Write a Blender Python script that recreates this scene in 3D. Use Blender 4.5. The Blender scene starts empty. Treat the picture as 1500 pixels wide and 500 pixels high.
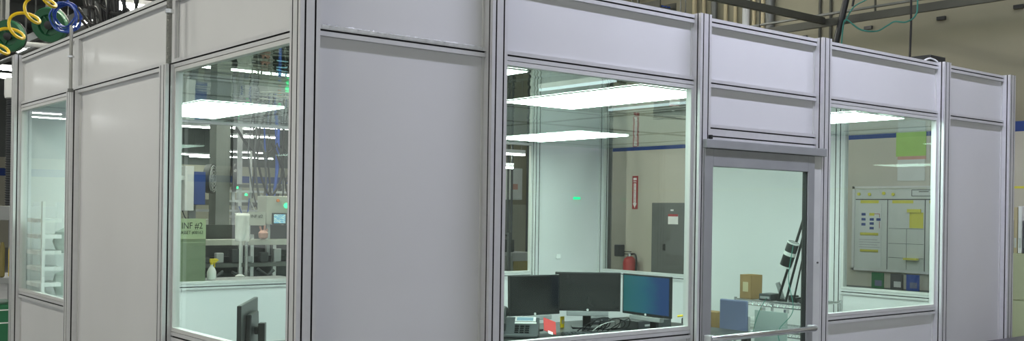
import bpy, bmesh, math, random
from mathutils import Vector, Matrix, Euler
random.seed(7)
S = bpy.context.scene
COL = S.collection
PI = math.pi

# ------------------------------------------------------------------ materials
def nodes_of(name):
    m = bpy.data.materials.new(name); m.use_nodes = True
    nt = m.node_tree; nt.nodes.clear()
    out = nt.nodes.new('ShaderNodeOutputMaterial')
    return m, nt, out

def mat(name, col, rough=0.5, metal=0.0, noise=0.06, scale=6.0, bump=0.0, spec=0.5, coat=0.0):
    m, nt, out = nodes_of(name)
    b = nt.nodes.new('ShaderNodeBsdfPrincipled')
    b.inputs['Roughness'].default_value = rough
    b.inputs['Metallic'].default_value = metal
    b.inputs['Specular IOR Level'].default_value = spec
    b.inputs['Coat Weight'].default_value = coat; b.inputs['Coat Roughness'].default_value = 0.11
    tc = nt.nodes.new('ShaderNodeTexCoord')
    nz = nt.nodes.new('ShaderNodeTexNoise'); nz.inputs['Scale'].default_value = scale; nz.inputs['Detail'].default_value = 3
    nt.links.new(tc.outputs['Object'], nz.inputs['Vector'])
    r = nt.nodes.new('ShaderNodeValToRGB')
    a = [max(0, c * (1 - noise)) for c in col]; z = [min(1, c * (1 + noise)) for c in col]
    r.color_ramp.elements[0].position = 0.3; r.color_ramp.elements[1].position = 0.7
    r.color_ramp.elements[0].color = (*a, 1); r.color_ramp.elements[1].color = (*z, 1)
    nt.links.new(nz.outputs['Fac'], r.inputs['Fac'])
    nt.links.new(r.outputs['Color'], b.inputs['Base Color'])
    if bump:
        bp = nt.nodes.new('ShaderNodeBump'); bp.inputs['Strength'].default_value = bump; bp.inputs['Distance'].default_value = 0.01
        nt.links.new(nz.outputs['Fac'], bp.inputs['Height']); nt.links.new(bp.outputs['Normal'], b.inputs['Normal'])
    nt.links.new(b.outputs[0], out.inputs[0])
    return m

def emit(name, col, strength):
    m, nt, out = nodes_of(name)
    e = nt.nodes.new('ShaderNodeEmission'); e.inputs[0].default_value = (*col, 1); e.inputs[1].default_value = strength
    nt.links.new(e.outputs[0], out.inputs[0])
    return m

def clear(name, tint, ior=1.5, rough=0.0, bump=0.0, bscale=(1, 1, 1)):
    """clear sheet: passes light straight through, mirrors by Fresnel"""
    m, nt, out = nodes_of(name)
    t = nt.nodes.new('ShaderNodeBsdfTransparent'); t.inputs[0].default_value = (*tint, 1)
    g = nt.nodes.new('ShaderNodeBsdfGlossy'); g.inputs['Roughness'].default_value = rough
    g.inputs[0].default_value = (0.95, 1.0, 0.97, 1)
    f = nt.nodes.new('ShaderNodeFresnel'); f.inputs[0].default_value = ior
    ge = nt.nodes.new('ShaderNodeNewGeometry')
    inv = nt.nodes.new('ShaderNodeMath'); inv.operation = 'SUBTRACT'; inv.inputs[0].default_value = 1
    nt.links.new(ge.outputs['Backfacing'], inv.inputs[1])
    mu = nt.nodes.new('ShaderNodeMath'); mu.operation = 'MULTIPLY'
    nt.links.new(f.outputs[0], mu.inputs[0]); nt.links.new(inv.outputs[0], mu.inputs[1])
    mx = nt.nodes.new('ShaderNodeMixShader')
    nt.links.new(mu.outputs[0], mx.inputs[0]); nt.links.new(t.outputs[0], mx.inputs[1]); nt.links.new(g.outputs[0], mx.inputs[2])
    if bump:
        tc = nt.nodes.new('ShaderNodeTexCoord'); mp = nt.nodes.new('ShaderNodeMapping'); mp.inputs['Scale'].default_value = bscale
        nz = nt.nodes.new('ShaderNodeTexNoise'); nz.inputs['Scale'].default_value = 1.0; nz.inputs['Detail'].default_value = 2
        nt.links.new(tc.outputs['Object'], mp.inputs[0]); nt.links.new(mp.outputs[0], nz.inputs['Vector'])
        bp = nt.nodes.new('ShaderNodeBump'); bp.inputs['Strength'].default_value = bump; bp.inputs['Distance'].default_value = 0.02
        nt.links.new(nz.outputs['Fac'], bp.inputs['Height'])
        nt.links.new(bp.outputs[0], g.inputs['Normal'])
    nt.links.new(mx.outputs[0], out.inputs[0])
    return m

M = {}
M['alu'] = mat('anodised_aluminium', (0.64, 0.64, 0.65), 0.38, 0.28, 0.03, 30)
M['slot_shade'] = mat('slot_shade_black', (0.02, 0.02, 0.022), 0.7, 0.0)
M['panel'] = mat('white_laminate_panel', (0.66, 0.66, 0.67), 0.32, 0.0, 0.02, 2.2, coat=0.16)
M['bead'] = mat('glazing_bead', (0.62, 0.62, 0.61), 0.4, 0.1, 0.02, 8)
M['glass'] = clear('window_glass', (0.955, 0.985, 0.97), 1.42)
M['doorglass'] = clear('door_glass', (0.885, 0.925, 0.905), 1.42)
M['poly'] = clear('clear_ceiling_sheet', (0.80, 0.87, 0.83), 1.85, 0.012, 0.16, (1.6, 3.4, 1))
M['lightpanel'] = emit('led_panel', (0.77, 1.0, 0.89), 15.5)
M['strip'] = emit('strip_tube', (1.0, 0.98, 0.86), 135)
M['stripfar'] = emit('strip_tube_distant', (0.97, 1.0, 0.97), 30)
M['stripdim'] = emit('strip_tube_dim', (0.82, 0.88, 1.0), 2.2)
M['stripcool'] = emit('strip_tube_cool', (0.78, 0.80, 1.0), 128)
M['housing'] = mat('white_fixture_housing', (0.7, 0.7, 0.7), 0.4, 0.2)
M['black'] = mat('black_plastic', (0.018, 0.019, 0.02), 0.35, 0, 0.15)
M['blackgloss'] = mat('black_screen', (0.012, 0.013, 0.014), 0.12, 0, 0.1)
M['dgrey'] = mat('dark_grey_plastic', (0.06, 0.065, 0.07), 0.5, 0, 0.1)
M['mgrey'] = mat('mid_grey_paint', (0.31, 0.32, 0.325), 0.5, 0.1)
M['lgrey'] = mat('light_grey_paint', (0.6, 0.61, 0.60), 0.5)
M['white'] = mat('white_paper', (0.78, 0.79, 0.78), 0.7)
M['chrome'] = mat('bright_steel', (0.6, 0.61, 0.62), 0.22, 0.9, 0.03, 20)
M['beige'] = mat('beige_painted_wall', (0.265, 0.246, 0.172), 0.75, 0, 0.05, 1.1, 0.05)
M['beige2'] = mat('beige_sheet', (0.42, 0.40, 0.31), 0.7, 0, 0.05, 1.0)
M['beigelow'] = mat('pale_lower_wall_paint', (0.50, 0.48, 0.405), 0.7, 0, 0.05, 1.1, 0.05)
M['blue'] = mat('blue_stripe_paint', (0.012, 0.045, 0.21), 0.6)
M['floor'] = mat('grey_concrete_floor', (0.30, 0.30, 0.29), 0.5, 0, 0.12, 1.5)
M['roof'] = mat('dark_roof_deck', (0.10, 0.105, 0.10), 0.8, 0, 0.2, 0.8)
M['roofwall'] = mat('grey_upper_cladding', (0.13, 0.14, 0.13), 0.8, 0, 0.2, 0.6)
M['steel'] = mat('grey_steel', (0.16, 0.165, 0.155), 0.5, 0.5, 0.1, 4)
M['lsteel'] = mat('dull_galvanised_steel', (0.34, 0.34, 0.32), 0.45, 0.4, 0.1, 12)
M['olive'] = mat('olive_painted_strut', (0.075, 0.075, 0.06), 0.6, 0.2, 0.1, 4)
M['column'] = mat('grey_column_paint', (0.20, 0.21, 0.20), 0.6, 0, 0.08)
M['epanel'] = mat('electrical_panel_grey', (0.115, 0.125, 0.12), 0.5, 0.2, 0.05)
M['red'] = mat('red_paint', (0.42, 0.03, 0.03), 0.4)
M['signred'] = mat('sign_red', (0.36, 0.035, 0.04), 0.5)
M['redcard'] = mat('red_card', (0.48, 0.04, 0.038), 0.6)
M['yellow'] = mat('yellow_plastic', (0.82, 0.60, 0.02), 0.4)
M['yhose'] = mat('yellow_hose', (0.80, 0.55, 0.015), 0.35)
M['ylabel'] = mat('yellow_label', (0.62, 0.58, 0.06), 0.6)
M['lime'] = mat('lime_reflection', (0.33, 0.55, 0.12), 0.6)
M['reelgreen'] = mat('dark_green_reel', (0.012, 0.085, 0.035), 0.4)
M['green'] = mat('green_bin', (0.02, 0.16, 0.07), 0.5)
M['bluehose'] = mat('blue_hose', (0.02, 0.07, 0.35), 0.35)
M['tealcable'] = mat('teal_cable', (0.03, 0.20, 0.16), 0.5)
M['rubber'] = mat('black_rubber', (0.012, 0.012, 0.013), 0.55)
M['cardboard'] = mat('cardboard', (0.30, 0.19, 0.085), 0.8, 0, 0.08)
M['bluesheet'] = mat('blue_violet_plastic', (0.14, 0.16, 0.27), 0.35)
M['board'] = mat('grey_green_board', (0.34, 0.40, 0.39), 0.6, 0, 0.02)
M['wboard'] = mat('whiteboard', (0.56, 0.59, 0.55), 0.35, 0, 0.03)
M['paper2'] = mat('aged_paper', (0.58, 0.61, 0.58), 0.7, 0, 0.03)
M['cab'] = mat('beige_cabinet', (0.46, 0.47, 0.31), 0.5, 0, 0.03)
M['gcab'] = mat('grey_green_cabinet', (0.24, 0.29, 0.19), 0.5, 0, 0.05)
M['infsign'] = mat('pale_green_sign', (0.52, 0.60, 0.37), 0.6, 0, 0.05)
M['ink'] = mat('black_ink', (0.02, 0.025, 0.02), 0.7)
M['fangrey'] = mat('fan_grey', (0.33, 0.35, 0.35), 0.5)
M['deepblue'] = mat('deep_blue_machine_paint', (0.015, 0.045, 0.20), 0.45)
M['machine'] = mat('machine_dark', (0.045, 0.05, 0.052), 0.5, 0.3, 0.2, 5)
M['machinelight'] = mat('machine_pale', (0.42, 0.43, 0.38), 0.5)
M['dtable'] = mat('dark_bench_laminate', (0.085, 0.08, 0.095), 0.4)
M['clothw'] = mat('white_cloth', (0.75, 0.75, 0.72), 0.8, 0, 0.05, 20, 0.1)
M['emgreen'] = emit('green_lamp', (0.05, 1.0, 0.35), 2.2)
M['exitgreen'] = emit('green_indicator', (0.03, 1.0, 0.42), 1.1)
M['orange'] = mat('orange_button', (0.7, 0.2, 0.03), 0.5)
M['skin'] = mat('pinkish_plastic', (0.5, 0.27, 0.22), 0.5)
M['tan'] = mat('tan_folder', (0.5, 0.43, 0.27), 0.7)
M['wood'] = mat('olive_locker', (0.22, 0.18, 0.06), 0.6)
M['clearbag'] = mat('milky_plastic_bag', (0.62, 0.70, 0.66), 0.3, 0, 0.2, 9, 0.6)
M['tape'] = mat('crinkled_clear_tape', (0.62, 0.63, 0.63), 0.22, 0.25, 0.1, 40)
M['lcd'] = emit('phone_lcd', (0.45, 0.8, 0.9), 0.6)

def screen_mat():
    m, nt, out = nodes_of('teal_blue_desktop')
    tc = nt.nodes.new('ShaderNodeTexCoord'); sp = nt.nodes.new('ShaderNodeSeparateXYZ')
    nt.links.new(tc.outputs['Generated'], sp.inputs[0])
    nz = nt.nodes.new('ShaderNodeTexNoise'); nz.inputs['Scale'].default_value = 4
    nt.links.new(tc.outputs['Generated'], nz.inputs['Vector'])
    ma = nt.nodes.new('ShaderNodeMath'); ma.operation = 'MULTIPLY_ADD'; ma.inputs[1].default_value = 0.35
    nt.links.new(nz.outputs['Fac'], ma.inputs[0]); nt.links.new(sp.outputs['X'], ma.inputs[2])
    r = nt.nodes.new('ShaderNodeValToRGB')
    r.color_ramp.elements[0].position = 0.2; r.color_ramp.elements[0].color = (0.012, 0.15, 0.16, 1)
    r.color_ramp.elements[1].position = 1.05; r.color_ramp.elements[1].color = (0.012, 0.06, 0.20, 1)
    e2 = r.color_ramp.elements.new(0.65); e2.color = (0.013, 0.14, 0.21, 1)
    nt.links.new(ma.outputs[0], r.inputs[0])
    em = nt.nodes.new('ShaderNodeEmission'); em.inputs[1].default_value = 0.7
    nt.links.new(r.outputs[0], em.inputs[0])
    gl = nt.nodes.new('ShaderNodeBsdfPrincipled'); gl.inputs['Base Color'].default_value = (0.01, 0.01, 0.01, 1); gl.inputs['Roughness'].default_value = 0.3
    ad = nt.nodes.new('ShaderNodeAddShader')
    nt.links.new(em.outputs[0], ad.inputs[0]); nt.links.new(gl.outputs[0], ad.inputs[1]); nt.links.new(ad.outputs[0], out.inputs[0])
    return m
M['desktop'] = screen_mat()
def hmi_mat():
    m, nt, out = nodes_of('control_screen')
    tc = nt.nodes.new('ShaderNodeTexCoord'); br = nt.nodes.new('ShaderNodeTexBrick')
    mp = nt.nodes.new('ShaderNodeMapping'); mp.inputs['Scale'].default_value = (1, 1, 1); mp.inputs['Rotation'].default_value = (PI/2, 0, 0)
    nt.links.new(tc.outputs['Generated'], mp.inputs[0]); nt.links.new(mp.outputs[0], br.inputs['Vector'])
    br.inputs['Scale'].default_value = 2.2
    br.inputs['Color1'].default_value = (0.15, 0.5, 0.85, 1); br.inputs['Color2'].default_value = (0.7, 0.95, 0.95, 1); br.inputs['Mortar'].default_value = (0.05, 0.35, 0.2, 1)
    em = nt.nodes.new('ShaderNodeEmission'); em.inputs[1].default_value = 0.9
    nt.links.new(br.outputs[0], em.inputs[0]); nt.links.new(em.outputs[0], out.inputs[0])
    return m
M['hmi'] = hmi_mat()

# ------------------------------------------------------------------ mesh helpers
class MB:
    def __init__(s): s.v = []; s.f = []
    def add(s, vs, fs, mx=None):
        k = len(s.v)
        for v in vs:
            v = Vector(v); s.v.append(mx @ v if mx else v)
        s.f += [[i + k for i in f] for f in fs]; return s
    def box(s, x0, x1, y0, y1, z0, z1, mx=None):
        if x0 > x1: x0, x1 = x1, x0
        if y0 > y1: y0, y1 = y1, y0
        if z0 > z1: z0, z1 = z1, z0
        return s.add([(x0,y0,z0),(x1,y0,z0),(x1,y1,z0),(x0,y1,z0),(x0,y0,z1),(x1,y0,z1),(x1,y1,z1),(x0,y1,z1)],
              [(0,3,2,1),(4,5,6,7),(0,1,5,4),(1,2,6,5),(2,3,7,6),(3,0,4,7)], mx)
    def prism(s, poly, h0, h1, mx=None):
        n = len(poly)
        vs = [(p[0], p[1], h0) for p in poly] + [(p[0], p[1], h1) for p in poly]
        fs = [tuple(reversed(range(n))), tuple(range(n, 2*n))] + [(i, (i+1) % n, n+(i+1) % n, n+i) for i in range(n)]
        return s.add(vs, fs, mx)
    def tube(s, pts, r, n=8, closed=False):
        pts = [Vector(p) for p in pts]; rs = r if isinstance(r, (list, tuple)) else [r]*len(pts)
        L = len(pts); rings = []; up = None
        for i, p in enumerate(pts):
            if closed: d = pts[(i+1) % L] - pts[i-1]
            else: d = pts[min(i+1, L-1)] - pts[max(i-1, 0)]
            d.normalize()
            if up is None:
                a = Vector((0, 0, 1)) if abs(d.z) < 0.9 else Vector((1, 0, 0))
                up = (a - d * a.dot(d)).normalized()
            else:
                up = up - d * up.dot(d)
                if up.length < 1e-6: up = d.orthogonal()
                up.normalize()
            w = d.cross(up)
            rings.append([p + (up*math.cos(2*PI*j/n) + w*math.sin(2*PI*j/n))*rs[i] for j in range(n)])
        k = len(s.v); s.v += [v for R in rings for v in R]
        for i in range(L if closed else L-1):
            a, b = k+i*n, k+((i+1) % L)*n
            for j in range(n): s.f.append([a+j, a+(j+1) % n, b+(j+1) % n, b+j])
        if not closed:
            s.f.append([k+j for j in reversed(range(n))]); s.f.append([k+(L-1)*n+j for j in range(n)])
        return s
    def lathe(s, prof, n=24, mx=None):
        vs = []; fs = []
        for (r, h) in prof: vs += [(r*math.cos(2*PI*j/n), r*math.sin(2*PI*j/n), h) for j in range(n)]
        for i in range(len(prof)-1):
            for j in range(n): fs.append((i*n+j, i*n+(j+1) % n, (i+1)*n+(j+1) % n, (i+1)*n+j))
        fs.append(tuple(reversed(range(n)))); fs.append(tuple((len(prof)-1)*n+j for j in range(n)))
        return s.add(vs, fs, mx)
    def build(s, name, m, parent=None, bevel=0.0, smooth=False, loc=None):
        me = bpy.data.meshes.new(name)
        me.from_pydata([tuple(v) for v in s.v], [], s.f); me.validate()
        bm = bmesh.new(); bm.from_mesh(me); bmesh.ops.recalc_face_normals(bm, faces=bm.faces); bm.to_mesh(me); bm.free()
        o = bpy.data.objects.new(name, me); COL.objects.link(o)
        me.materials.append(M[m] if isinstance(m, str) else m)
        if parent:
            o.parent = parent
            o.matrix_parent_inverse = Matrix.Identity(4)
            if not parent.get('_local'):
                bpy.context.view_layer.update()
                o.matrix_parent_inverse = parent.matrix_world.inverted()
        if bevel:
            b = o.modifiers.new('bevel', 'BEVEL'); b.width = bevel; b.segments = 2; b.limit_method = 'ANGLE'
        if smooth:
            for p in me.polygons: p.use_smooth = True
            bpy.context.view_layer.update()
            me.set_sharp_from_angle(angle=math.radians(40))
        return o

def tag(o, label=None, cat=None, group=None, kind=None):
    if label: o['label'] = label
    if cat: o['category'] = cat
    if group: o['group'] = group
    if kind: o['kind'] = kind
    return o
def empty(name, loc=(0,0,0), label=None, cat=None, group=None, kind=None, rz=0.0, local=False):
    """local=True: children are modelled around the empty's own origin"""
    o = bpy.data.objects.new(name, None); COL.objects.link(o); o.location = loc; o.rotation_euler.z = rz
    o.empty_display_size = 0.1
    if local: o['_local'] = 1
    bpy.context.view_layer.update()
    return tag(o, label, cat, group, kind)
def structure(name, loc=(0,0,0)): return empty(name, loc, kind='structure')
def text(name, body, size, m, parent, mx, align='CENTER', sx=1.0):
    c = bpy.data.curves.new(name, 'FONT'); c.body = body; c.size = size; c.align_x = align; c.align_y = 'CENTER'; c.extrude = 0.0008
    c.materials.append(M[m]); o = bpy.data.objects.new(name, c); COL.objects.link(o)
    o.parent = parent; o.matrix_parent_inverse = parent.matrix_world.inverted() if not parent.get('_local') else Matrix.Identity(4)
    o.matrix_local = mx @ Matrix.Diagonal((sx, 1, 1, 1)); 
    if not parent.get('_local'): o.matrix_parent_inverse = parent.matrix_world.inverted(); o.matrix_basis = mx @ Matrix.Diagonal((sx,1,1,1))
    me = bpy.data.meshes.new_from_object(o); mw, pi, pa = o.matrix_basis.copy(), o.matrix_parent_inverse.copy(), o.parent
    q = bpy.data.objects.new(name, me); COL.objects.link(q); q.parent = pa; q.matrix_parent_inverse = pi; q.matrix_basis = mw
    bpy.data.objects.remove(o); bpy.data.curves.remove(c)
    q.name = name
    return q
def frame_mx(loc, right, up):
    r = Vector(right).normalized(); u = Vector(up).normalized(); n = r.cross(u)
    m = Matrix((r, u, n)).transposed().to_4x4(); m.translation = Vector(loc); return m
def copy_tree(o, parent=None):
    c = o.copy(); COL.objects.link(c)
    if parent: c.parent = parent; c.matrix_parent_inverse = o.matrix_parent_inverse.copy()
    for ch in list(o.children): copy_tree(ch, c)
    return c

# T-slot extrusion profile (w x h, grooves every 45 mm), open grooves on the chosen faces
def tslot(w, h, nx, ny, g=0.008, d=0.013):
    pts = []
    def side(p0, p1, n, inward):
        p0, p1, inward = Vector(p0), Vector(p1), Vector(inward)
        L = (p1-p0).length; t = (p1-p0)/L
        pts.append(tuple(p0))
        for i in range(n):
            c = L*(i+0.5)/n
            for q, k in ((c-g/2, 0), (c-g/2, d), (c+g/2, d), (c+g/2, 0)):
                pts.append(tuple(p0 + t*q + inward*k))
    side((0,0), (w,0), nx, (0,1)); side((w,0), (w,h), ny, (-1,0)); side((w,h), (0,h), nx, (0,-1)); side((0,h), (0,0), ny, (1,0))
    return pts
P90 = tslot(0.09, 0.09, 2, 2); P45 = tslot(0.045, 0.045, 1, 1); P4590 = tslot(0.045, 0.09, 1, 2)
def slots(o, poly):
    # slot walls and floors coloured black to deepen the groove shade
    me = o.data; me.materials.append(M['slot_shade'])
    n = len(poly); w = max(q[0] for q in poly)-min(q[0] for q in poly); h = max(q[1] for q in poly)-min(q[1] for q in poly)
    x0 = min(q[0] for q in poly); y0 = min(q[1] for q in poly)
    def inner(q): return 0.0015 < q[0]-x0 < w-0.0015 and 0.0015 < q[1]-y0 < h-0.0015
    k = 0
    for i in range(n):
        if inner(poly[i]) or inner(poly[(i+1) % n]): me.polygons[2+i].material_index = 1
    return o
def post(x, y, z0, z1, parent):
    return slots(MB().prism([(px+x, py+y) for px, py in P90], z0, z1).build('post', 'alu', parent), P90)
def rail_x(x0, x1, y, z, parent, poly=P45, name='rail'):   # profile spans y..y+.045, z..z+h, runs along x
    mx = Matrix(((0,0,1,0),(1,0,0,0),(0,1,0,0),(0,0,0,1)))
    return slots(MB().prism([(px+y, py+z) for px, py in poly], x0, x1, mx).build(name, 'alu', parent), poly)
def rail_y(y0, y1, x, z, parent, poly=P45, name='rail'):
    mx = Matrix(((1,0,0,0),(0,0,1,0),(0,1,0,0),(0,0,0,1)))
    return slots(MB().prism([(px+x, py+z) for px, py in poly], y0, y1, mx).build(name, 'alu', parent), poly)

# ------------------------------------------------------------------ the booth
TOP = 2.69; TR = 2.308; WZ0, WZ1 = 0.962, 2.305; SILL = 0.912
def panel_x(x0, x1, y, z0, z1, parent, out=-1):
    o = MB().box(x0, x1, y, y+0.012, z0, z1).build('panel', 'panel', parent)
    b = MB(); t = 0.012
    yb0, yb1 = (y-0.006, y+0.018)
    b.box(x0, x0+t, yb0, yb1, z0, z1).box(x1-t, x1, yb0, yb1, z0, z1)
    b.build('glazing_bead', 'bead', o)
    return o
def panel_y(y0, y1, x, z0, z1, parent):
    o = MB().box(x, x+0.012, y0, y1, z0, z1).build('panel', 'panel', parent)
    b = MB(); t = 0.012
    b.box(x-0.006, x+0.018, y0, y0+t, z0, z1).box(x-0.006, x+0.018, y1-t, y1, z0, z1)
    b.build('glazing_bead', 'bead', o)
    return o
NW = [0]
def window_x(x0, x1, y, z0=WZ0, z1=WZ1):
    NW[0] += 1
    t = 0.020
    b = MB().box(x0, x0+t, y-0.012, y+0.024, z0, z1).box(x1-t, x1, y-0.012, y+0.024, z0, z1).box(x0+t, x1-t, y-0.012, y+0.024, z0, z0+t).box(x0+t, x1-t, y-0.012, y+0.024, z1-t, z1)
    o = b.build('window_%d' % NW[0], 'bead'); tag(o, kind='structure')
    MB().box(x0+t-0.004, x1-t+0.004, y+0.003, y+0.009, z0+t-0.004, z1-t+0.004).build('glass', 'glass', o)
    return o
def window_y(y0, y1, x, z0=WZ0, z1=WZ1, tt=0.020):
    NW[0] += 1
    t = 0.020
    b = MB().box(x-0.012, x+0.024, y0, y0+t, z0, z1).box(x-0.012, x+0.024, y1-t, y1, z0, z1).box(x-0.012, x+0.024, y0+t, y1-t, z0, z0+t).box(x-0.012, x+0.024, y0+t, y1-t, z1-tt, z1)
    o = b.build('window_%d' % NW[0], 'bead'); tag(o, kind='structure')
    MB().box(x+0.003, x+0.009, y0+t-0.004, y1-t+0.004, z0+t-0.004, z1-tt+0.002).build('glass', 'glass', o)
    return o

FX = [0.0, 0.97, 2.41, 3.55, 5.01, 5.99]     # front posts
FY = [0.0, 1.45, 3.07, 4.45]                 # left / end wall posts
wf = structure('wall_front'); wl = structure('wall_left'); wb = structure('wall_back'); we = structure('wall_right')
XE = 6.08; YE = 4.54
# front wall
for i, x in enumerate(FX): post(x, 0, 0, TOP+0.008 if i else TOP+0.3, wf)
for i in range(5):
    a, b = FX[i]+0.09, FX[i+1]
    rail_x(a, b, 0.045, 2.648, wf)
    panel_x(a, b, 0.064, 2.352 if i != 2 else 2.352, 2.65, wf)
    rail_x(a, b, 0.045, TR, wf)
    if i == 2:
        panel_x(a, b, 0.064, 2.10, TR, wf)
        rail_x(a, b, 0.045, 2.012, wf, P4590)
        continue
    if i in (1, 3):
        window_x(a, b, 0.058)
        rail_x(a, b, 0.045, SILL+0.003, wf)
        panel_x(a, b, 0.064, 0.05, SILL+0.003, wf)
    else:
        panel_x(a, b, 0.064, 0.05, TR, wf)
    rail_x(a, b, 0.045, 0.005, wf)
# left wall: the transom and top rails run through, posts below stop at the transom
post(0, FY[3], 0, TOP+0.006, wl)
for y in FY[1:3]:
    post(0, y, 0, 2.322, wl)
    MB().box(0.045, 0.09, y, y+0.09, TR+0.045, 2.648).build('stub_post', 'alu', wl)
rail_y(0.09, FY[3], 0.045, 2.648, wl); rail_y(0.09, FY[3], 0.045, TR, wl)
for i in range(3):
    a, b = FY[i]+0.09, FY[i+1]
    panel_y(a, b, 0.064, 2.352, 2.65, wl)
    if i == 1: panel_y(a, b, 0.064, 0.05, TR, wl)
    else:
        window_y(a, b, 0.058); rail_y(a, b, 0.045, SILL+0.003, wl); panel_y(a, b, 0.064, 0.05, SILL+0.003, wl)
    rail_y(a, b, 0.045, 0.005, wl)
# right (far end) wall
post(5.99, FY[3], 0, TOP, we)
for y in FY[1:3]: post(5.99, y, 0, TOP, we)
for i in range(3):
    a, b = FY[i]+0.09, FY[i+1]
    rail_y(a, b, 5.99, 2.648, we); rail_y(a, b, 5.99, 2.316, we)
    panel_y(a, b, 6.005, 2.36, 2.65, we)
    if i == 1: panel_y(a, b, 6.005, 0.05, TR, we)
    else:
        window_y(a, b, 6.005, z1=2.316, tt=0.006); rail_y(a, b, 5.99, SILL+0.003, we); panel_y(a, b, 6.005, 0.05, SILL+0.003, we)
    rail_y(a, b, 5.99, 0.005, we)
# back wall
BX = [0.0, 1.06, 2.55, 5.01, 5.99]
for x in BX[1:4]: post(x, FY[3], 0, TOP, wb)
for i in range(4):
    a, b = BX[i]+0.09, BX[i+1]
    rail_x(a, b, FY[3]+0.03, 2.648, wb); rail_x(a, b, FY[3]+0.03, TR, wb)
    panel_x(a, b, FY[3]+0.045, 2.352, 2.65, wb)
    if i in (0, 3): panel_x(a, b, FY[3]+0.045, 0.05, TR, wb)
    else:
        window_x(a, b, FY[3]+0.045); rail_x(a, b, FY[3]+0.03, SILL+0.003, wb); panel_x(a, b, FY[3]+0.045, 0.05, SILL+0.003, wb)
    rail_x(a, b, FY[3]+0.03, 0.005, wb)
# clear ceiling sheets between the walls, on a light grid
ce = MB().box(0.095, 5.985, 0.095, FY[3]-0.005, 2.298, 2.306).build('ceiling', 'poly'); tag(ce, kind='structure')
g = MB()
for x in (1.62, 3.45, 4.9): g.box(x-0.008, x+0.008, 0.1, FY[3], 2.3065, 2.316)
for y in (1.50, 2.60): g.box(0.1, 5.98, y-0.008, y+0.008, 2.3065, 2.316)
g.build('ceiling_grid', 'steel', ce)

# clear sealing tape along the transom of the first bay
random.seed(11); vs = []; fs = []
xs = [0.12+i*0.012 for i in range(70)]
for i, x in enumerate(xs):
    hgt = 0.002+0.007*abs(math.sin(i*0.37))*random.random(); vs += [(x, 0.044, 2.338), (x, 0.0425+0.002*random.random(), 2.352), (x, 0.052+0.008*random.random(), 2.353+hgt)]
for i in range(69):
    a = i*3; fs += [(a, a+3, a+4, a+1), (a+1, a+4, a+5, a+2)]
o = MB().add(vs, fs).build('sealing_tape', 'tape', wf); so = o.modifiers.new('solid', 'SOLIDIFY'); so.thickness = 0.0006
random.seed(7)

# door
d1 = structure('door_1', (2.5, 0.0, 0))
b = MB().box(2.445, 2.515, -0.012, 0.030, 0.02, 1.96).box(3.395, 3.462, -0.012, 0.030, 0.02, 1.96).box(2.515, 3.395, -0.012, 0.030, 1.862, 1.96).box(2.515, 3.395, -0.012, 0.030, 0.02, 0.22)
b.build('leaf_frame', 'mgrey', d1, 0.003)
MB().box(2.512, 3.398, 0.004, 0.010, 0.218, 1.864).build('glass', 'doorglass', d1)
MB().box(2.512, 2.518, -0.006, 0.024, 0.22, 1.862).box(3.388, 3.396, -0.006, 0.024, 0.22, 1.862).build('gasket', 'rubber', d1)
pb = MB().tube([(2.47, -0.055, 0.918), (2.49, -0.068, 0.918), (3.0, -0.068, 0.918), (3.40, -0.068, 0.918), (3.425, -0.055, 0.918)], 0.017, 12).build('push_bar', 'chrome', d1, smooth=True)
MB().box(2.455, 2.49, -0.06, -0.012, 0.90, 0.936).box(3.405, 3.44, -0.06, -0.012, 0.90, 0.936).build('bar_bracket', 'alu', pb, 0.003)
MB().box(2.44, 3.565, -0.028, 0.050, 1.962, 2.010).build('header_box', 'mgrey', d1, 0.003)
MB().box(3.475, 3.549, 0.0, 0.05, 0, 1.962).build('jamb', 'lgrey', d1, 0.002)
MB().tube([(3.515, -0.001, 1.31), (3.515, -0.008, 1.31)], 0.006, 10).build('screw', 'steel', d1)
MB().box(2.482, 2.50, -0.02, 0.0, 2.012, 2.035).build('cable_gland', 'rubber', d1, 0.003)

# ceiling light panels (2 ft x 4 ft)
def light_panel(x, y, label):
    e = empty('ceiling_light', (x+0.305, y+0.61, 2.297), label, 'ceiling light', 'flat lit panels under the booth ceiling', local=True)
    MB().box(-0.305, 0.305, -0.61, 0.61, -0.003, 0.0005).build('light_frame', 'white', e)
    MB().box(-0.298, 0.298, -0.603, 0.603, -0.006, -0.003).build('diffuser', 'lightpanel', e)
    return e
light_panel(0.75, 0.20, 'lit ceiling panel cut off by the left post of the wide front window')
light_panel(2.15, 0.20, 'big bright ceiling panel nearest the glass of the wide front window')
light_panel(4.20, 0.18, 'lit ceiling panel near the glass of the front window right of the door')
light_panel(0.75, 2.83, 'bright ceiling panel seen through the left wall window beside the corner post')
light_panel(4.14, 2.83, 'lit ceiling panel farther back above the white inner wall corner')

# conduits on the left wall
c = MB().tube([(-0.014, 3.02, 2.315), (-0.014, 3.02, 2.72)], 0.011, 12).build('steel_conduit', 'lsteel', smooth=True)
tag(c, 'straight steel conduit fixed upright to the upper left wall', 'conduit')
MB().lathe([(0.02, 0), (0.02, 0.012)], 12, Matrix.Translation((-0.014, 3.02, 2.52))).build('clamp', 'chrome', c)
MB().lathe([(0.017, 0), (0.017, 0.02)], 12, Matrix.Translation((-0.014, 3.02, 2.305))).build('end_fitting', 'steel', c)
prof = []
for i in range(110):
    z = 2.315 + i*0.0034
    prof.append((0.0155 if i % 2 else 0.012, z))
c = MB().lathe(prof, 14, Matrix.Translation((-0.016, 1.365, 0))).build('flexible_conduit', 'lsteel', smooth=False)
tag(c, 'ribbed flexible metal conduit hanging beside the left corner window', 'conduit')
MB().lathe([(0.021, 0), (0.021, 0.02)], 12, Matrix.Translation((-0.016, 1.365, 2.565))).build('clamp', 'chrome', c)
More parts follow.
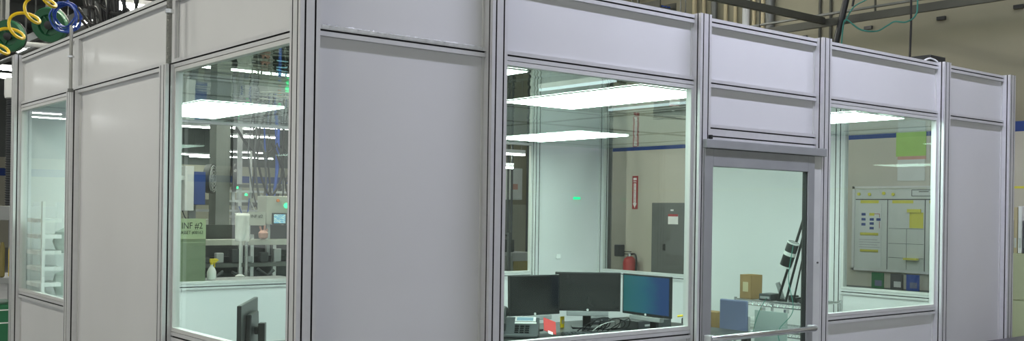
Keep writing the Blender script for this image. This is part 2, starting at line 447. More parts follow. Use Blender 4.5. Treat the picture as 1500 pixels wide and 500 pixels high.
MB().tube([(-0.016, 1.365, 2.68), (-0.012, 1.40, 2.74), (0.03, 1.43, 2.80), (0.05, 1.45, 2.9)], 0.014, 10).build('upper_bend', 'lsteel', c, smooth=True)

# ------------------------------------------------------------------ factory shell
fl = MB().box(-16, 26, -14, 38, -0.1, 0).build('floor', 'floor'); tag(fl, kind='structure')
rf = MB().box(-16, 26, -14, 38, 6.6, 6.8).build('ceiling_factory', 'roof'); tag(rf, kind='structure')
b = MB()
for y in range(-12, 38, 4): b.box(-16, 26, y-0.09, y+0.09, 6.15, 6.599)
for x in range(-14, 26, 5): b.box(x-0.05, x+0.05, -14, 38, 6.40, 6.6)
b.build('roof_beams', 'roof', rf)
XW = 8.2
wr = MB().box(XW, XW+0.25, -14, 6.55, 0, 6.6).build('wall_factory_right', 'beige'); tag(wr, kind='structure')
MB().box(XW-0.003, XW+0.001, -14, 6.55, 0.001, 2.445).build('lower_paint', 'beigelow', wr)
MB().box(XW-0.004, XW+0.001, -14, 6.55, 2.445, 2.545).build('painted_stripe', 'blue', wr)
MB().box(XW-0.006, XW+0.001, -14, 1.25, 1.89, 1.912).build('yellow_tape', 'ylabel', wr)
for k, (y, z) in enumerate([(2.587, 3.662), (1.749, 3.652), (0.963, 3.658), (3.42, 3.66)]):
    MB().box(XW-0.03, XW, y-0.045, y+0.045, z-0.018, z+0.018).build('wall_bracket', 'black', wr)
wp = MB().box(8.0, 15.5, 11.0, 11.2, 0, 1.72).build('wall_partition', 'beige2'); tag(wp, kind='structure')
wu = MB().box(8.0, 15.5, 11.6, 11.8, 0, 6.6).build('wall_utility', 'beige'); tag(wu, kind='structure')
wq = MB().box(-16, 26, 37, 37.3, 0, 3.3).build('wall_factory_back', 'beige2'); tag(wq, kind='structure')
MB().box(-16, 26, 36.98, 37.0, 2.62, 2.90).build('painted_stripe', 'blue', wq)
MB().box(-16, 26, 36.99, 37.3, 3.3, 6.6).build('upper_cladding', 'roofwall', wq)

# I-column at the end of the right factory wall
b = MB().box(7.70, 7.72, 6.25, 6.50, 0, 6.58).box(7.72, 7.90, 6.365, 6.385, 0, 6.58).box(7.90, 7.92, 6.25, 6.50, 0, 6.58)
col = b.build('trim_1', 'column'); tag(col, kind='structure')

# ------------------------------------------------------------------ strip lights
def strip(x, y, z, L, axis, m, label, group, w=0.10, hang=None, roof=6.6):
    e = empty('strip_light', (x, y, z), label, 'strip light', group, rz=0 if axis == 'x' else PI/2, local=True)
    MB().box(-L/2, L/2, -w*0.6, w*0.6, 0, 0.06).build('housing', 'housing', e)
    MB().box(-L/2+0.01, L/2-0.01, -w/2, w/2, -0.03, 0).build('tube', m, e)
    for sgn in (-1, 1): MB().box(sgn*L*0.35-0.006, sgn*L*0.35+0.006, -0.006, 0.006, 0.06, roof-z-0.002).build('hanger', 'steel', e)
    return e
# working lights over the aisle in front of the booth
for k, x in enumerate((1.95, 3.20, 4.45)):
    strip(x, -1.0, 4.9, 1.2, 'x', 'stripcool', 'strip light hung over the aisle in front of the booth door', 'aisle strip lights', 0.12)
for k, y in enumerate((-1.0, 2.0, 5.0)):
    strip(-2.6, y, 5.2, 1.2, 'y', 'strip', 'strip light hung over the aisle beside the booth left wall', 'side aisle strip lights', 0.12)
# row seen through the left window, high up
for k in range(3):
    strip(7.35+k*1.28, 17.5, 4.6, 1.22, 'x', 'stripfar', 'strip light in the high row crossing the top of the left window', 'high row of strip lights', 0.14)
strip(6.5, 16.95, 4.05, 0.55, 'x', 'stripfar', 'short strip light below the high row, seen in the left window', None, 0.14)
bars = [((7.85,21.45),(8.33,20.9)), ((8.88,20.9),(9.16,20.56)), ((9.43,20.26),(9.85,19.77)), ((10.36,23.84),(10.62,23.52)), ((10.75,23.36),(10.95,23.12)),
        ((13.0,35.05),(13.8,34.0)), ((13.72,31.9),(14.6,30.7)), ((14.1,36.5),(14.88,35.6)), ((15.4,35.8),(16.6,34.3))]
for (a, b) in bars:
    cx, cy = (a[0]+b[0])/2, (a[1]+b[1])/2; L = max(0.9, math.hypot(b[0]-a[0], b[1]-a[1]))
    strip(cx, cy, 3.6, L, 'x', 'stripfar', 'distant strip light hung low over the machines behind the left window', 'distant low strip lights', 0.12)
for y in (-3.0, 0.2, 3.4):  # added fill row above the frame, brightens the beige wall
    strip(7.0, y, 5.0, 1.2, 'y', 'stripfar', 'added fill strip light, out of view between the booth and the beige wall', 'added fill lights along the beige wall', 0.12)
for (x, y, z) in ((-6.9, 31.0, 4.5), (-8.3, 31.0, 4.5), (-5.5, 31.0, 4.5), (-7.6, 32.7, 4.5), (-9.0, 32.7, 4.5), (-6.2, 32.7, 4.5), (-6.1, 28.0, 5.2), (-6.2, 22.0, 5.2)):
    strip(x, y, z, 1.25, 'x', 'stripfar', 'strip light far off in the hall left of the booth', 'strip lights left of the booth', 0.13)
for x in (1.4, 3.0, 4.6):  # unseen fill lights added to lift the left window background
    strip(x, 6.2, 4.8, 1.2, 'x', 'strip', 'added fill strip light, out of view over the machines behind the booth', 'added fill lights over the machines', 0.12)
for x in (2.6, 5.0):  # more added fill, out of view, for the area around the cabinets
    strip(x, 9.4, 5.2, 1.2, 'x', 'strip', 'added fill strip light, out of view over the pale machine cabinets', 'added fill lights over the cabinets', 0.12)
strip(7.29, 5.0, 2.92, 1.4, 'y', 'stripdim', 'dim glowing bar imitating a reflection behind the booth, upper of two by the red sign', None, 0.03)  # this bar and the next glow in place of reflections
strip(7.70, 5.25, 2.76, 1.3, 'y', 'stripdim', 'dim glowing bar imitating a reflection behind the booth, lower of two by the red sign', None, 0.03)
strip(6.82, 5.80, 3.2, 1.4, 'y', 'stripdim', 'strip light hanging behind the booth, above the wide front window', None, 0.05)
# lights over the top left edge of the booth
for (x, y, z) in ((3.2, 13.6, 4.55), (3.25, 13.25, 4.42), (1.2, 15.4, 4.55), (0.9, 14.6, 4.3), (2.5, 16.1, 4.0), (2.8, 17.4, 4.0), (1.72, 14.3, 4.42), (1.9, 15.2, 4.42)):
    strip(x, y, z, 1.2, 'x', 'stripfar', 'strip light hung beyond the left wall between the green reels', 'strip lights beyond the reels', 0.10)
# strips behind the back window on the right
for (x, y, z) in ((8.45, 9.0, 2.52), (8.42, 9.15, 2.31)):
    strip(x, y, z, 0.42 if z > 2.4 else 0.25, 'x', 'stripfar', 'strip light seen through the narrow back window of the booth', 'strip lights by the utility wall', 0.03)
def highbay(x, y, z, label, s=1.0):
    e = empty('high_bay_light', (x, y, z), label, 'high bay light', 'flat high bay lights', local=True)
    MB().prism([(-0.42*s,-0.3*s),(0.42*s,-0.3*s),(0.5*s,0),(0.42*s,0.3*s),(-0.42*s,0.3*s),(-0.5*s,0)], 0.0, 0.07).build('housing', 'housing', e)
    MB().box(-0.40*s, 0.40*s, -0.28*s, -0.03*s, -0.02, 0).box(-0.40*s, 0.40*s, 0.03*s, 0.28*s, -0.02, 0).build('diffuser', 'stripfar', e)
    MB().box(-0.01, 0.01, -0.01, 0.01, 0.07, 6.6-z-0.002).build('hanger', 'steel', e)
highbay(3.55, 12.6, 4.72, 'flat white high bay light above the middle of the left wall', 1.0)
highbay(3.25, 16.8, 4.45, 'flat white high bay light just above the far end of the left wall', 0.8)

# ------------------------------------------------------------------ right side of the factory
e = empty('strut_channel', (7.6, 1.0, 3.6), 'olive steel strut channel running along the beige wall at top right', 'strut channel')
b = MB()
b.box(7.58, 7.62, -3.0, 4.2, 3.62, 3.70)
b.build('lower_channel', 'olive', e)
MB().box(7.60, 7.64, -3.0, 4.2, 3.745, 3.765).build('upper_rail', 'steel', e)
for y in (0.35, 2.15, 3.6):
    MB().box(7.60, 7.615, y-0.008, y+0.008, 3.70, 6.598).build('hanger_rod', 'olive', e)
e = MB().box(4.9, 7.575, 2.72, 2.77, 3.645, 3.715).build('cross_beam', 'olive'); tag(e, 'dark olive cross beam joining the strut channel above the door post', 'beam')
MB().box(5.2, 5.22, 2.735, 2.755, 3.715, 6.598).build('hanger_rod', 'steel', e)
for k, y in enumerate((5.05, 4.90, 4.72, 4.55, 4.40, 4.22, 4.12, 3.98, 3.86)):
    r = (0.030, 0.022, 0.040, 0.025, 0.022, 0.045, 0.022, 0.028, 0.055)[k]
    p_ = MB().tube([(8.2-r-0.01, y, 2.75), (8.2-r-0.01, y, 6.58)], r, 12).build('wall_pipe', ('tan', 'tan', 'steel', 'tan', 'tan', 'lgrey', 'tan', 'tan', 'steel')[k], smooth=True)
    tag(p_, 'vertical pipe in the row of pipes fixed up the beige wall', 'pipe', 'vertical pipes on the beige wall')
    MB().box(8.2-2*r-0.02, 8.2, y-r-0.012, y+r+0.012, 4.45, 4.48).build('pipe_clamp', 'steel', p_)
for k, (y, r) in enumerate(((3.20, 0.016), (3.06, 0.016))):
    p_ = MB().tube([(8.18, y, 2.9), (8.18, y, 6.58)], r, 10).build('thin_conduit', 'olive', smooth=True)
    tag(p_, 'thin conduit running up the bare beige wall right of the pipes', 'conduit', 'thin wall conduits')
# cable tray
e = empty('cable_tray', (7.6, 6.0, 4.1), 'dark cable tray with blue cables above the wide front window', 'cable tray')
MB().box(7.35, 7.37, 4.9, 9.5, 4.12, 4.20).box(7.63, 7.65, 4.9, 9.5, 4.12, 4.20).box(7.35, 7.65, 4.9, 9.5, 4.10, 4.12).build('tray', 'olive', e)
b = MB()
for k in range(4): b.tube([(7.40+k*0.06, 4.95, 4.14), (7.40+k*0.06, 7, 4.145), (7.40+k*0.06, 9.4, 4.14)], 0.018, 6)
b.build('blue_cables', 'bluehose', e)
for y in (5.4, 6.9, 8.4): MB().box(7.485, 7.505, y-0.01, y+0.01, 4.12, 6.598).build('hanger_rod', 'steel', e)
# leaning boom, cable loops, drop cable, junction box on the booth roof
bm_ = MB().tube([(7.45, 2.53, 3.30), (7.45, 2.33, 4.05), (7.45, 2.28, 4.6), (7.45, 2.25, 6.59)], 0.034, 10).build('air_drop_pipe', 'black', smooth=True)
tag(bm_, 'thick black drop pipe leaning down behind the booth at top right', 'pipe')
MB().tube([(7.43, 2.30, 3.75), (7.43, 2.22, 4.2), (7.43, 2.2, 4.7)], 0.012, 8).build('strapped_cable', 'black', bm_)
pts = []
for (px, z) in ((2.42, 3.30), (2.40, 3.55), (2.36, 3.62), (2.20, 3.50), (2.02, 3.46), (1.90, 3.50), (1.82, 3.53), (1.70, 3.51), (1.60, 3.56), (1.58, 3.70), (1.60, 4.2)): pts.append((7.42, px, z))
def smooth_pts(pts, n=6):
    P = [Vector(p) for p in pts]; out = []
    for i in range(len(P)-1):
        p0, p1, p2, p3 = P[max(i-1,0)], P[i], P[i+1], P[min(i+2, len(P)-1)]
        for k in range(n):
            t = k/n
            out.append(0.5*((2*p1)+(-p0+p2)*t+(2*p0-5*p1+4*p2-p3)*t*t+(-p0+3*p1-3*p2+p3)*t**3))
    out.append(P[-1]); return out
cb = MB().tube(smooth_pts(pts), 0.008, 8).build('teal_cable', 'tealcable', smooth=True); tag(cb, 'thin teal cable sagging from the black drop pipe along the beige wall', 'cable')
MB().tube(smooth_pts([(7.42, 2.38, 3.6), (7.42, 2.28, 3.74), (7.42, 2.12, 3.80), (7.42, 1.98, 3.88), (7.42, 1.9, 4.1)]), 0.007, 8).build('upper_loop', 'tealcable', cb, smooth=True)
cb = MB().tube([(7.5, 1.70, 3.13), (7.5, 1.69, 3.5), (7.5, 1.70, 4.2), (7.5, 1.70, 6.59)], 0.011, 8).build('black_drop_cable', 'rubber', smooth=True); tag(cb, 'straight black cable dropping behind the booth top at right', 'cable')
jb = MB().box(4.98, 5.19, 0.0915, 0.24, 2.60, 2.755).build('junction_box', 'black', bevel=0.004); tag(jb, 'black box fixed behind the top of a front post at right', 'junction box')
MB().box(5.19, 5.194, 0.11, 0.22, 2.62, 2.74).build('lid', 'black', jb)
wc = MB().tube(smooth_pts([(4.92, 0.11, 2.705), (4.96, 0.09, 2.725), (5.01, 0.08, 2.72), (5.04, 0.07, 2.705)]), 0.006, 8).build('white_cable', 'white', smooth=True); tag(wc, 'short white cable end curling over the booth top rail', 'cable')

# fire extinguisher sign, extinguisher, electrical panel, board, sign
e = MB().box(XW-0.012, XW-0.002, 6.035, 6.135, 1.65, 2.10).build('fire_extinguisher_sign', 'signred'); tag(e, 'tall red FIRE EXTINGUISHER sign with white arrow on the beige wall', 'sign')
fx = XW-0.0135
def on_right_wall(y, z, x=fx): return frame_mx((x, y, z), (0, -1, 0), (0, 0, 1))
ar = MB(); mx = on_right_wall(6.085, 1.86, XW-0.0125)
ar.prism([(-0.022, 0.14), (-0.022, -0.13), (-0.036, -0.13), (0, -0.195), (0.036, -0.13), (0.022, -0.13), (0.022, 0.14)], 0, 0.001, mx)
ar.box(-0.03, 0.03, 0.185, 0.215, 0, 0.001, mx)
ar.build('white_arrow', 'white', e)
text('lettering', 'FIRE', 0.034, 'white', e, on_right_wall(6.085, 2.022, XW-0.0145))
for k, ch in enumerate('EXTINGUISHER'):
    text('lettering', ch, 0.026, 'signred', e, on_right_wall(6.085, 1.985-k*0.0215, XW-0.0145))
fe = empty('fire_extinguisher', (8.09, 6.07, 0.55), 'red fire extinguisher on the beige wall below its sign', 'fire extinguisher', local=True)
MB().lathe([(0.02,0),(0.085,0.005),(0.09,0.03),(0.09,0.38),(0.075,0.43),(0.04,0.455),(0.03,0.46)], 24).build('cylinder', 'red', fe, smooth=True)
MB().lathe([(0.03,0.46),(0.028,0.50),(0.02,0.505)], 16).build('valve', 'chrome', fe, smooth=True)
MB().box(-0.012,0.012,-0.02,0.10,0.515,0.528).box(-0.012,0.012,-0.02,0.09,0.485,0.497).build('handle', 'black', fe)
MB().tube(smooth_pts([(0,-0.02,0.49),(0,-0.10,0.49),(0,-0.125,0.40),(0,-0.11,0.2)]), 0.012, 8).build('hose', 'black', fe, smooth=True)
MB().box(0.088,0.109,-0.03,0.03,0.1,0.4).build('wall_hook', 'steel', fe)
ep = empty('electrical_panel', (8.1, 5.25, 0), 'grey electrical cabinet on the wall right of the red sign', 'electrical cabinet')
MB().box(8.03, XW-0.004, 4.85, 5.62, 0.62, 1.735).build('body', 'epanel', ep, 0.005)
MB().box(8.018, 8.03, 4.88, 5.55, 0.66, 1.69).build('door', 'epanel', ep, 0.003)
MB().box(8.005, 8.018, 5.37, 5.40, 1.12, 1.20).build('handle', 'black', ep, 0.003)
lb = MB().box(8.0165, 8.018, 5.15, 5.32, 1.46, 1.59).build('warning_label', 'white', ep)
MB().box(8.0155, 8.0165, 5.15, 5.32, 1.56, 1.59).build('red_header', 'signred', lb)
MB().box(8.0165, 8.018, 5.23, 5.28, 1.63, 1.65).build('name_plate', 'white', ep)
sw = MB().box(8.1, XW-0.004, 6.27, 6.38, 1.0, 1.16).build('wall_switch_box', 'dgrey', bevel=0.01); tag(sw, 'small dark box on the column edge left of the extinguisher', 'box')

bd = empty('notice_board', (XW-0.03, 2.2, 1.5), 'large white notice board with yellow headings behind the right window', 'notice board')
MB().box(XW-0.03, XW-0.004, 1.20, 2.72, 1.02, 1.91).build('board', 'wboard', bd)
MB().box(XW-0.038, XW-0.03, 1.18, 2.74, 1.90, 1.925).box(XW-0.038, XW-0.03, 1.18, 2.74, 1.005, 1.03).box(XW-0.038, XW-0.03, 2.71, 2.74, 1.0, 1.925).build('board_frame', 'lgrey', bd)
bx = XW-0.0315
b = MB(); b.box(bx, bx+0.001, 1.2, 2.70, 1.776, 1.788).box(bx, bx+0.001, 2.31, 2.318, 1.03, 1.78).box(bx, bx+0.001, 1.882, 1.892, 1.03, 1.78)
b.box(bx, bx+0.001, 1.9, 2.3, 1.47, 1.474).box(bx, bx+0.001, 1.9, 2.3, 1.31, 1.314).box(bx, bx+0.001, 1.9, 2.3, 1.16, 1.164).box(bx, bx+0.001, 2.09, 2.094, 1.04, 1.47)
b.build('grid_lines', 'dgrey', bd)
def paper(y0, y1, z0, z1, m, name, par, x=bx): return MB().box(x-0.0015, x, y0, y1, z0, z1).build(name, m, par)
p1 = paper(2.385, 2.66, 1.42, 1.73, 'paper2', 'process_sheet', bd)
b = MB()
for (y, z) in ((2.60,1.62),(2.60,1.565),(2.60,1.51),(2.50,1.565),(2.50,1.52),(2.50,1.47),(2.42,1.565)): b.box(bx-0.0025, bx-0.0015, y-0.025, y+0.025, z-0.014, z+0.014)
b.build('blue_boxes', 'blue', p1)
MB().box(bx-0.0025, bx-0.0015, 2.47, 2.53, 1.605, 1.635).build('yellow_box', 'ylabel', p1)
b = MB(); b.box(bx-0.0025, bx-0.0015, 2.405, 2.47, 1.622, 1.628).box(bx-0.0025, bx-0.0015, 2.405, 2.41, 1.585, 1.628).box(bx-0.0025, bx-0.0015, 2.405, 2.41, 1.47, 1.545).build('red_arrow', 'signred', p1)
p2 = paper(2.385, 2.66, 1.235, 1.395, 'paper2', 'text_sheet', bd); p3 = paper(2.385, 2.66, 1.04, 1.215, 'paper2', 'text_sheet', bd)
b = MB()
for k in range(4): b.box(bx-0.0025, bx-0.0015, 2.40+0.03*(k % 2), 2.65, 1.26+k*0.027, 1.265+k*0.027)
b.build('text_lines', 'mgrey', p2)
for (y0, y1, z, t) in ((2.42, 2.64, 1.757, 'STAR Process'), (2.02, 2.26, 1.757, 'STAR Idea'), (1.62, 1.84, 1.757, 'STAR'), (2.42, 2.64, 1.405, ''), (2.42, 2.64, 1.222, '')):
    q = paper(y0, y1, z-0.016, z+0.016, 'ylabel', 'yellow_heading', bd)
    if t: text('lettering', t, 0.030, 'ink', q, frame_mx((bx-0.003, y1-0.01, z), (0,-1,0), (0,0,1)), 'LEFT')
q = paper(1.42, 2.04, 1.815, 1.885, 'paper2', 'title_strip', bd); b = MB()
b.box(bx-0.003, bx-0.0015, 1.42, 2.04, 1.815, 1.821).box(bx-0.003, bx-0.0015, 1.42, 2.04, 1.879, 1.885).box(bx-0.003, bx-0.0015, 2.034, 2.04, 1.815, 1.885).box(bx-0.003, bx-0.0015, 1.85, 1.96, 1.86, 1.868)
b.build('strip_border', 'ink', q)
for y in (2.66, 2.53, 2.36, 2.25): MB().lathe([(0.018, 0), (0.018, 0.012)], 10, on_right_wall(y, 1.845+random.uniform(-.01,.01), bx)).build('yellow_magnet', 'ylabel', bd)
fo = paper(1.905, 2.06, 1.48, 1.645, 'ylabel', 'yellow_pocket', bd); MB().box(bx-0.02, bx-0.0015, 1.93, 2.08, 1.645, 1.68).build('pocket_flap', 'ylabel', fo)
MB().box(bx-0.05, bx-0.0015, 1.95, 2.10, 1.145, 1.165).build('yellow_ledge', 'ylabel', bd)
paper(1.60, 1.80, 1.20, 1.42, 'white', 'white_sheet', bd)
po = MB().box(XW-0.008, XW-0.005, 1.90, 2.24, 2.24, 2.62).build('reflection_poster', 'lime'); tag(po, 'lime green and white poster imitating a reflected sign above the notice board', 'poster')  # reflection in the front glass, modelled as a solid poster
MB().box(XW-0.009, XW-0.005, 1.91, 2.22, 1.98, 2.205).build('white_half', 'paper2', po); MB().box(XW-0.009, XW-0.005, 1.90, 2.22, 2.205, 2.24).build('red_line', 'skin', po)
# pamphlet rack things under the board
for (y, m, lab, cat) in ((2.32, 'green', 'green and blue magazine leaning below the notice board', 'magazine'), (2.10, 'dgrey', 'dark photo card leaning below the notice board', 'card'), (1.92, 'bluehose', 'blue leaflet leaning at the foot of the notice board', 'leaflet')):
    o = MB().box(8.0, 8.015, y-0.07, y+0.07, 0.835, 1.0).build('leaning_' + cat, m); tag(o, lab, cat)
    MB().box(7.998, 8.0, y-0.05, y+0.03, 0.86, 0.92).build('cover_picture', 'lgrey' if m == 'dgrey' else 'bluesheet', o)
sh = empty('low_shelf', (8.05, 2.1, 0), 'low shelf along the beige wall under the notice board', 'shelf')
MB().box(7.85, 8.18, 1.4, 2.9, 0.80, 0.834).build('shelf_top', 'dgrey', sh)
for y in (1.42, 2.86):
    MB().box(7.87, 8.16, y, y+0.03, 0.0, 0.80).build('side_panel', 'dgrey', sh)

# cabinets and binders at the far right edge
cb = empty('filing_cabinet', (7.7, 0.6, 0), 'beige steel filing cabinet at the right edge beyond the end post', 'filing cabinet')
MB().box(7.55, 8.15, 0.2, 1.3, 0.0, 1.28).build('body', 'cab', cb, 0.004)
for k in range(3):
    dr = MB().box(7.535, 7.55, 0.22, 1.28, 0.03+k*0.415, 0.03+k*0.415+0.405).build('drawer', 'cab', cb, 0.003)
    MB().box(7.52, 7.535, 0.68, 0.82, 0.22+k*0.415, 0.24+k*0.415).build('handle', 'chrome', dr)
for k, (y, m, h, w, lab) in enumerate(((0.80, 'black', 0.30, 0.060, 'black binder leftmost on the beige cabinet'), (0.735, 'black', 0.305, 0.05, 'black binder beside a tan folder on the cabinet'), (0.69, 'tan', 0.42, 0.03, 'tan folder standing on the cabinet at right edge'),
        (0.65, 'white', 0.43, 0.035, 'tall white folder standing on the cabinet'), (0.60, 'dgrey', 0.30, 0.04, 'dark binder at the right end on the cabinet'))):
    o = MB().box(7.60, 7.88, y-w/2, y+w/2, 1.281, 1.281+h).build('binder', m, bevel=0.003); tag(o, lab, 'binder', 'binders on the beige cabinet')
    MB().box(7.598, 7.60, y-w*0.3, y+w*0.3, 1.33, 1.42).build('spine_label', 'paper2', o)
o = MB().box(7.9, 8.14, 0.80, 0.92, 1.281, 1.70).build('tan_file', 'tan', bevel=0.002); tag(o, 'tan file standing behind the black binders', 'file')
wt = empty('workbench', (6.4, -0.4, 0), 'dark topped workbench standing against the front of the booth', 'workbench')
MB().box(5.3, 7.6, -0.72, -0.03, 0.655, 0.69).build('bench_top', 'dtable', wt, 0.004)
for x in (5.36, 7.5):
    for y in (-0.68, -0.11): MB().box(x, x+0.045, y, y+0.045, 0, 0.655).build('leg', 'steel', wt)

# utility wall behind the back window: white box, red lamp, pipes, lockers
ub = MB().box(9.50, 9.78, 10.4, 10.6, 1.80, 2.36).build('wall_cabinet', 'lgrey', bevel=0.01); tag(ub, 'light grey cabinet with a red mark seen in the narrow back window', 'cabinet')
MB().box(9.55, 9.65, 10.37, 10.4, 1.98, 2.08).build('red_mark', 'skin', ub); MB().box(9.52, 9.76, 10.385, 10.4, 1.82, 2.34).build('door', 'lgrey', ub, 0.004)
MB().box(9.6, 9.7, 10.6, 10.99, 0.0, 1.85).build('stand', 'steel', ub)
for k, x in enumerate((9.37, 9.455, 9.81, 9.86)):
    p_ = MB().tube([(x, 10.3, 0.0), (x, 10.3, 6.15)], 0.02, 8).build('riser_pipe', 'dgrey', smooth=True); tag(p_, 'thin dark riser pipe in the narrow back window', 'pipe', 'riser pipes by the utility wall')
lk = empty('control_cabinet', (7.0, 7.6, 0), 'dark machine cabinet low behind the narrow back window', 'cabinet')
MB().box(6.6, 7.55, 7.4, 8.0, 0, 1.02).build('body', 'mgrey', lk, 0.01)
MB().box(6.62, 6.85, 7.385, 7.4, 0.1, 0.98).build('door', 'column', lk, 0.004); MB().box(6.87, 7.12, 7.385, 7.4, 0.1, 0.98).build('door', 'column', lk, 0.004); MB().box(7.14, 7.5, 7.385, 7.4, 0.1, 0.9).build('door', 'wood', lk, 0.004)
bs = MB().box(7.05, 7.27, 7.52, 7.8, 1.021, 1.20).build('black_equipment_case', 'black', bevel=0.02); tag(bs, 'black equipment case on the dark machine cabinet', 'case')
MB().tube(smooth_pts([(7.08, 7.6, 1.195), (7.16, 7.6, 1.26), (7.24, 7.6, 1.195)]), 0.01, 8).build('handle', 'black', bs)
bt = MB().box(6.98, 7.02, 7.30, 7.34, 0, 1.30).build('dark_upright_panel', 'dgrey'); tag(bt, 'narrow dark grey upright panel at the edge of the back window', 'panel')

# ------------------------------------------------------------------ machines behind the left window
def at_cab(name, x0, x1, y0, y1, z0, z1, m, label, cat, group=None, bev=0.006):
    o = MB().box(x0, x1, y0, y1, z0, z1).build(name, m, bevel=bev); tag(o, label, cat, group); return o
c = at_cab('sign_cabinet', 1.62, 2.13, 6.03, 6.5, 0.0, 1.285, 'gcab', 'grey green cabinet below the INF #2 sign', 'cabinet')
MB().box(1.64, 2.11, 6.015, 6.03, 0.05, 1.25).build('door', 'gcab', c, 0.004)
s = at_cab('asset_sign', 1.80, 2.115, 6.0, 6.012, 1.286, 1.482, 'infsign', 'pale green INF #2 asset sign seen in the left window', 'sign', bev=0.0)
text('lettering', 'INF #2', 0.088, 'ink', s, frame_mx((1.975, 5.998, 1.410), (1,0,0), (0,0,1)), sx=0.85)
text('lettering', 'ASSET #00163', 0.045, 'ink', s, frame_mx((1.975, 5.998, 1.345), (1,0,0), (0,0,1)), sx=0.82)
mc = empty('assembly_machine', (2.7, 7.0, 0), 'dark assembly machine with pale rails behind the left window', 'machine')
MB().box(2.2, 4.2, 7.1, 7.9, 0, 1.05).build('base_cabinet', 'machine', mc, 0.01)
MB().box(2.15, 4.2, 6.95, 7.1, 1.18, 1.245).build('pale_rail', 'machinelight', mc, 0.005)
MB().box(2.15, 4.2, 7.2, 7.3, 1.05, 1.40).build('back_guard', 'machine', mc)
MB().box(2.15, 4.2, 6.95, 7.1, 0.94, 0.985).build('front_rail', 'steel', mc)
for x in (2.42, 2.9, 3.03, 3.3): MB().box(x, x+0.04, 6.96, 7.0, 0.2, 1.30 if x > 2.8 and x < 3.1 else 1.18).build('support_post', 'alu', mc)
for k in range(7):
    x = 2.45+k*0.17
    MB().box(x, x+0.09, 6.9+0.03*(k % 2), 6.99, 0.99, 1.06+0.04*(k % 3)).build('tooling_block', 'mgrey' if k % 2 else 'machine', mc, 0.01)
for k in range(3): MB().tube([(2.5+k*0.3, 6.93, 0.86+0.03*k), (2.62+k*0.3, 6.93, 0.84), (2.7+k*0.3, 6.93, 0.90)], 0.018, 8).build('air_line', 'dgrey', mc)
MB().tube([(2.93, 6.85, 0.75), (2.93, 6.85, 1.22)], 0.02, 10).build('cylinder_rod', 'chrome', mc, smooth=True)
hand = MB().lathe([(0.02,0),(0.05,0.02),(0.055,0.07),(0.03,0.10)], 10, Matrix.Translation((3.15, 6.9, 1.246))); hand.tube([(3.13,6.9,1.33),(3.11,6.9,1.39)], 0.012, 6).tube([(3.16,6.9,1.33),(3.17,6.9,1.40)], 0.012, 6).tube([(3.18,6.9,1.32),(3.20,6.9,1.36)], 0.012, 6)
hand.build('gripper', 'skin', mc, smooth=True)
cl = MB()
n = 10
for i in range(n+1):
    t = i/n
# cloth: a tapering hung towel
def towel(x0, x1, y, z0, z1):
    vs = []; fs = []; N = 14; R = 10
    for j in range(R+1):
        tz = j/R; z = z1+(z0-z1)*tz
        for i in range(N+1):
            t = i/N; w = 0.5+(t-0.5)*(1-0.12*tz)
            vs.append((x0+(x1-x0)*w, y+0.012*math.sin(t*9+tz*2)*(0.3+tz), z))
    for j in range(R):
        for i in range(N): a = j*(N+1)+i; fs.append((a, a+1, a+N+2, a+N+1))
    return MB().add(vs, fs)
t_ = towel(2.64, 2.80, 6.5, 1.24, 1.53).build('hung_towel', 'clothw', smooth=True)
sd = t_.modifiers.new('solid', 'SOLIDIFY'); sd.thickness = 0.012
tag(t_, 'white towel hanging on a stand among the machines', 'towel')
st = empty('towel_stand', (2.72, 6.53, 0), 'thin grey stand holding the white towel', 'stand')
MB().tube([(2.72, 6.54, 0.87), (2.72, 6.54, 1.53)], 0.014, 8).build('pole', 'lgrey', st); MB().tube([(2.64, 6.52, 1.53), (2.80, 6.52, 1.53)], 0.008, 8).build('cross_bar', 'lgrey', st)
MB().lathe([(0.05, 0), (0.05, 0.012), (0.02, 0.03)], 20, Matrix.Translation((2.72, 6.54, 0.861))).build('base', 'lgrey', st)
hm = empty('control_box', (3.4, 7.0, 0), 'beige control box with a lit screen behind the left window', 'control box')
MB().box(3.20, 3.75, 6.93, 7.17, 1.41, 1.73).build('housing', 'machinelight', hm, 0.008)
sc = MB().box(3.265, 3.445, 6.918, 6.93, 1.41, 1.54).build('screen_bezel', 'black', hm, 0.003)
MB().box(3.285, 3.425, 6.915, 6.918, 1.425, 1.525).build('lit_screen', 'hmi', sc)
MB().lathe([(0.03,0),(0.03,0.015)], 14, frame_mx((3.44, 6.93, 1.625), (1,0,0), (0,0,1))).build('green_lamp', 'emgreen', hm)
MB().lathe([(0.018,0),(0.018,0.015)], 12, frame_mx((3.335, 6.93, 1.68), (1,0,0), (0,0,1))).build('orange_button', 'orange', hm)
MB().lathe([(0.012,0),(0.012,0.015)], 12, frame_mx((3.46, 6.93, 1.51), (1,0,0), (0,0,1))).build('orange_button', 'orange', hm)
MB().box(3.3, 3.34, 7.12, 7.16, 1.051, 1.41).build('support_leg', 'alu', hm)
s = at_cab('small_asset_sign', 2.98, 3.19, 6.93, 6.945, 1.40, 1.55, 'machinelight', 'small pale INF sign left of the lit control screen', 'sign', bev=0.0)
text('lettering', 'INF #2', 0.05, 'ink', s, frame_mx((3.085, 6.928, 1.50), (1,0,0), (0,0,1)))
MB().box(3.0, 3.02, 6.951, 6.965, 1.247, 1.42).build('bracket', 'alu', s)
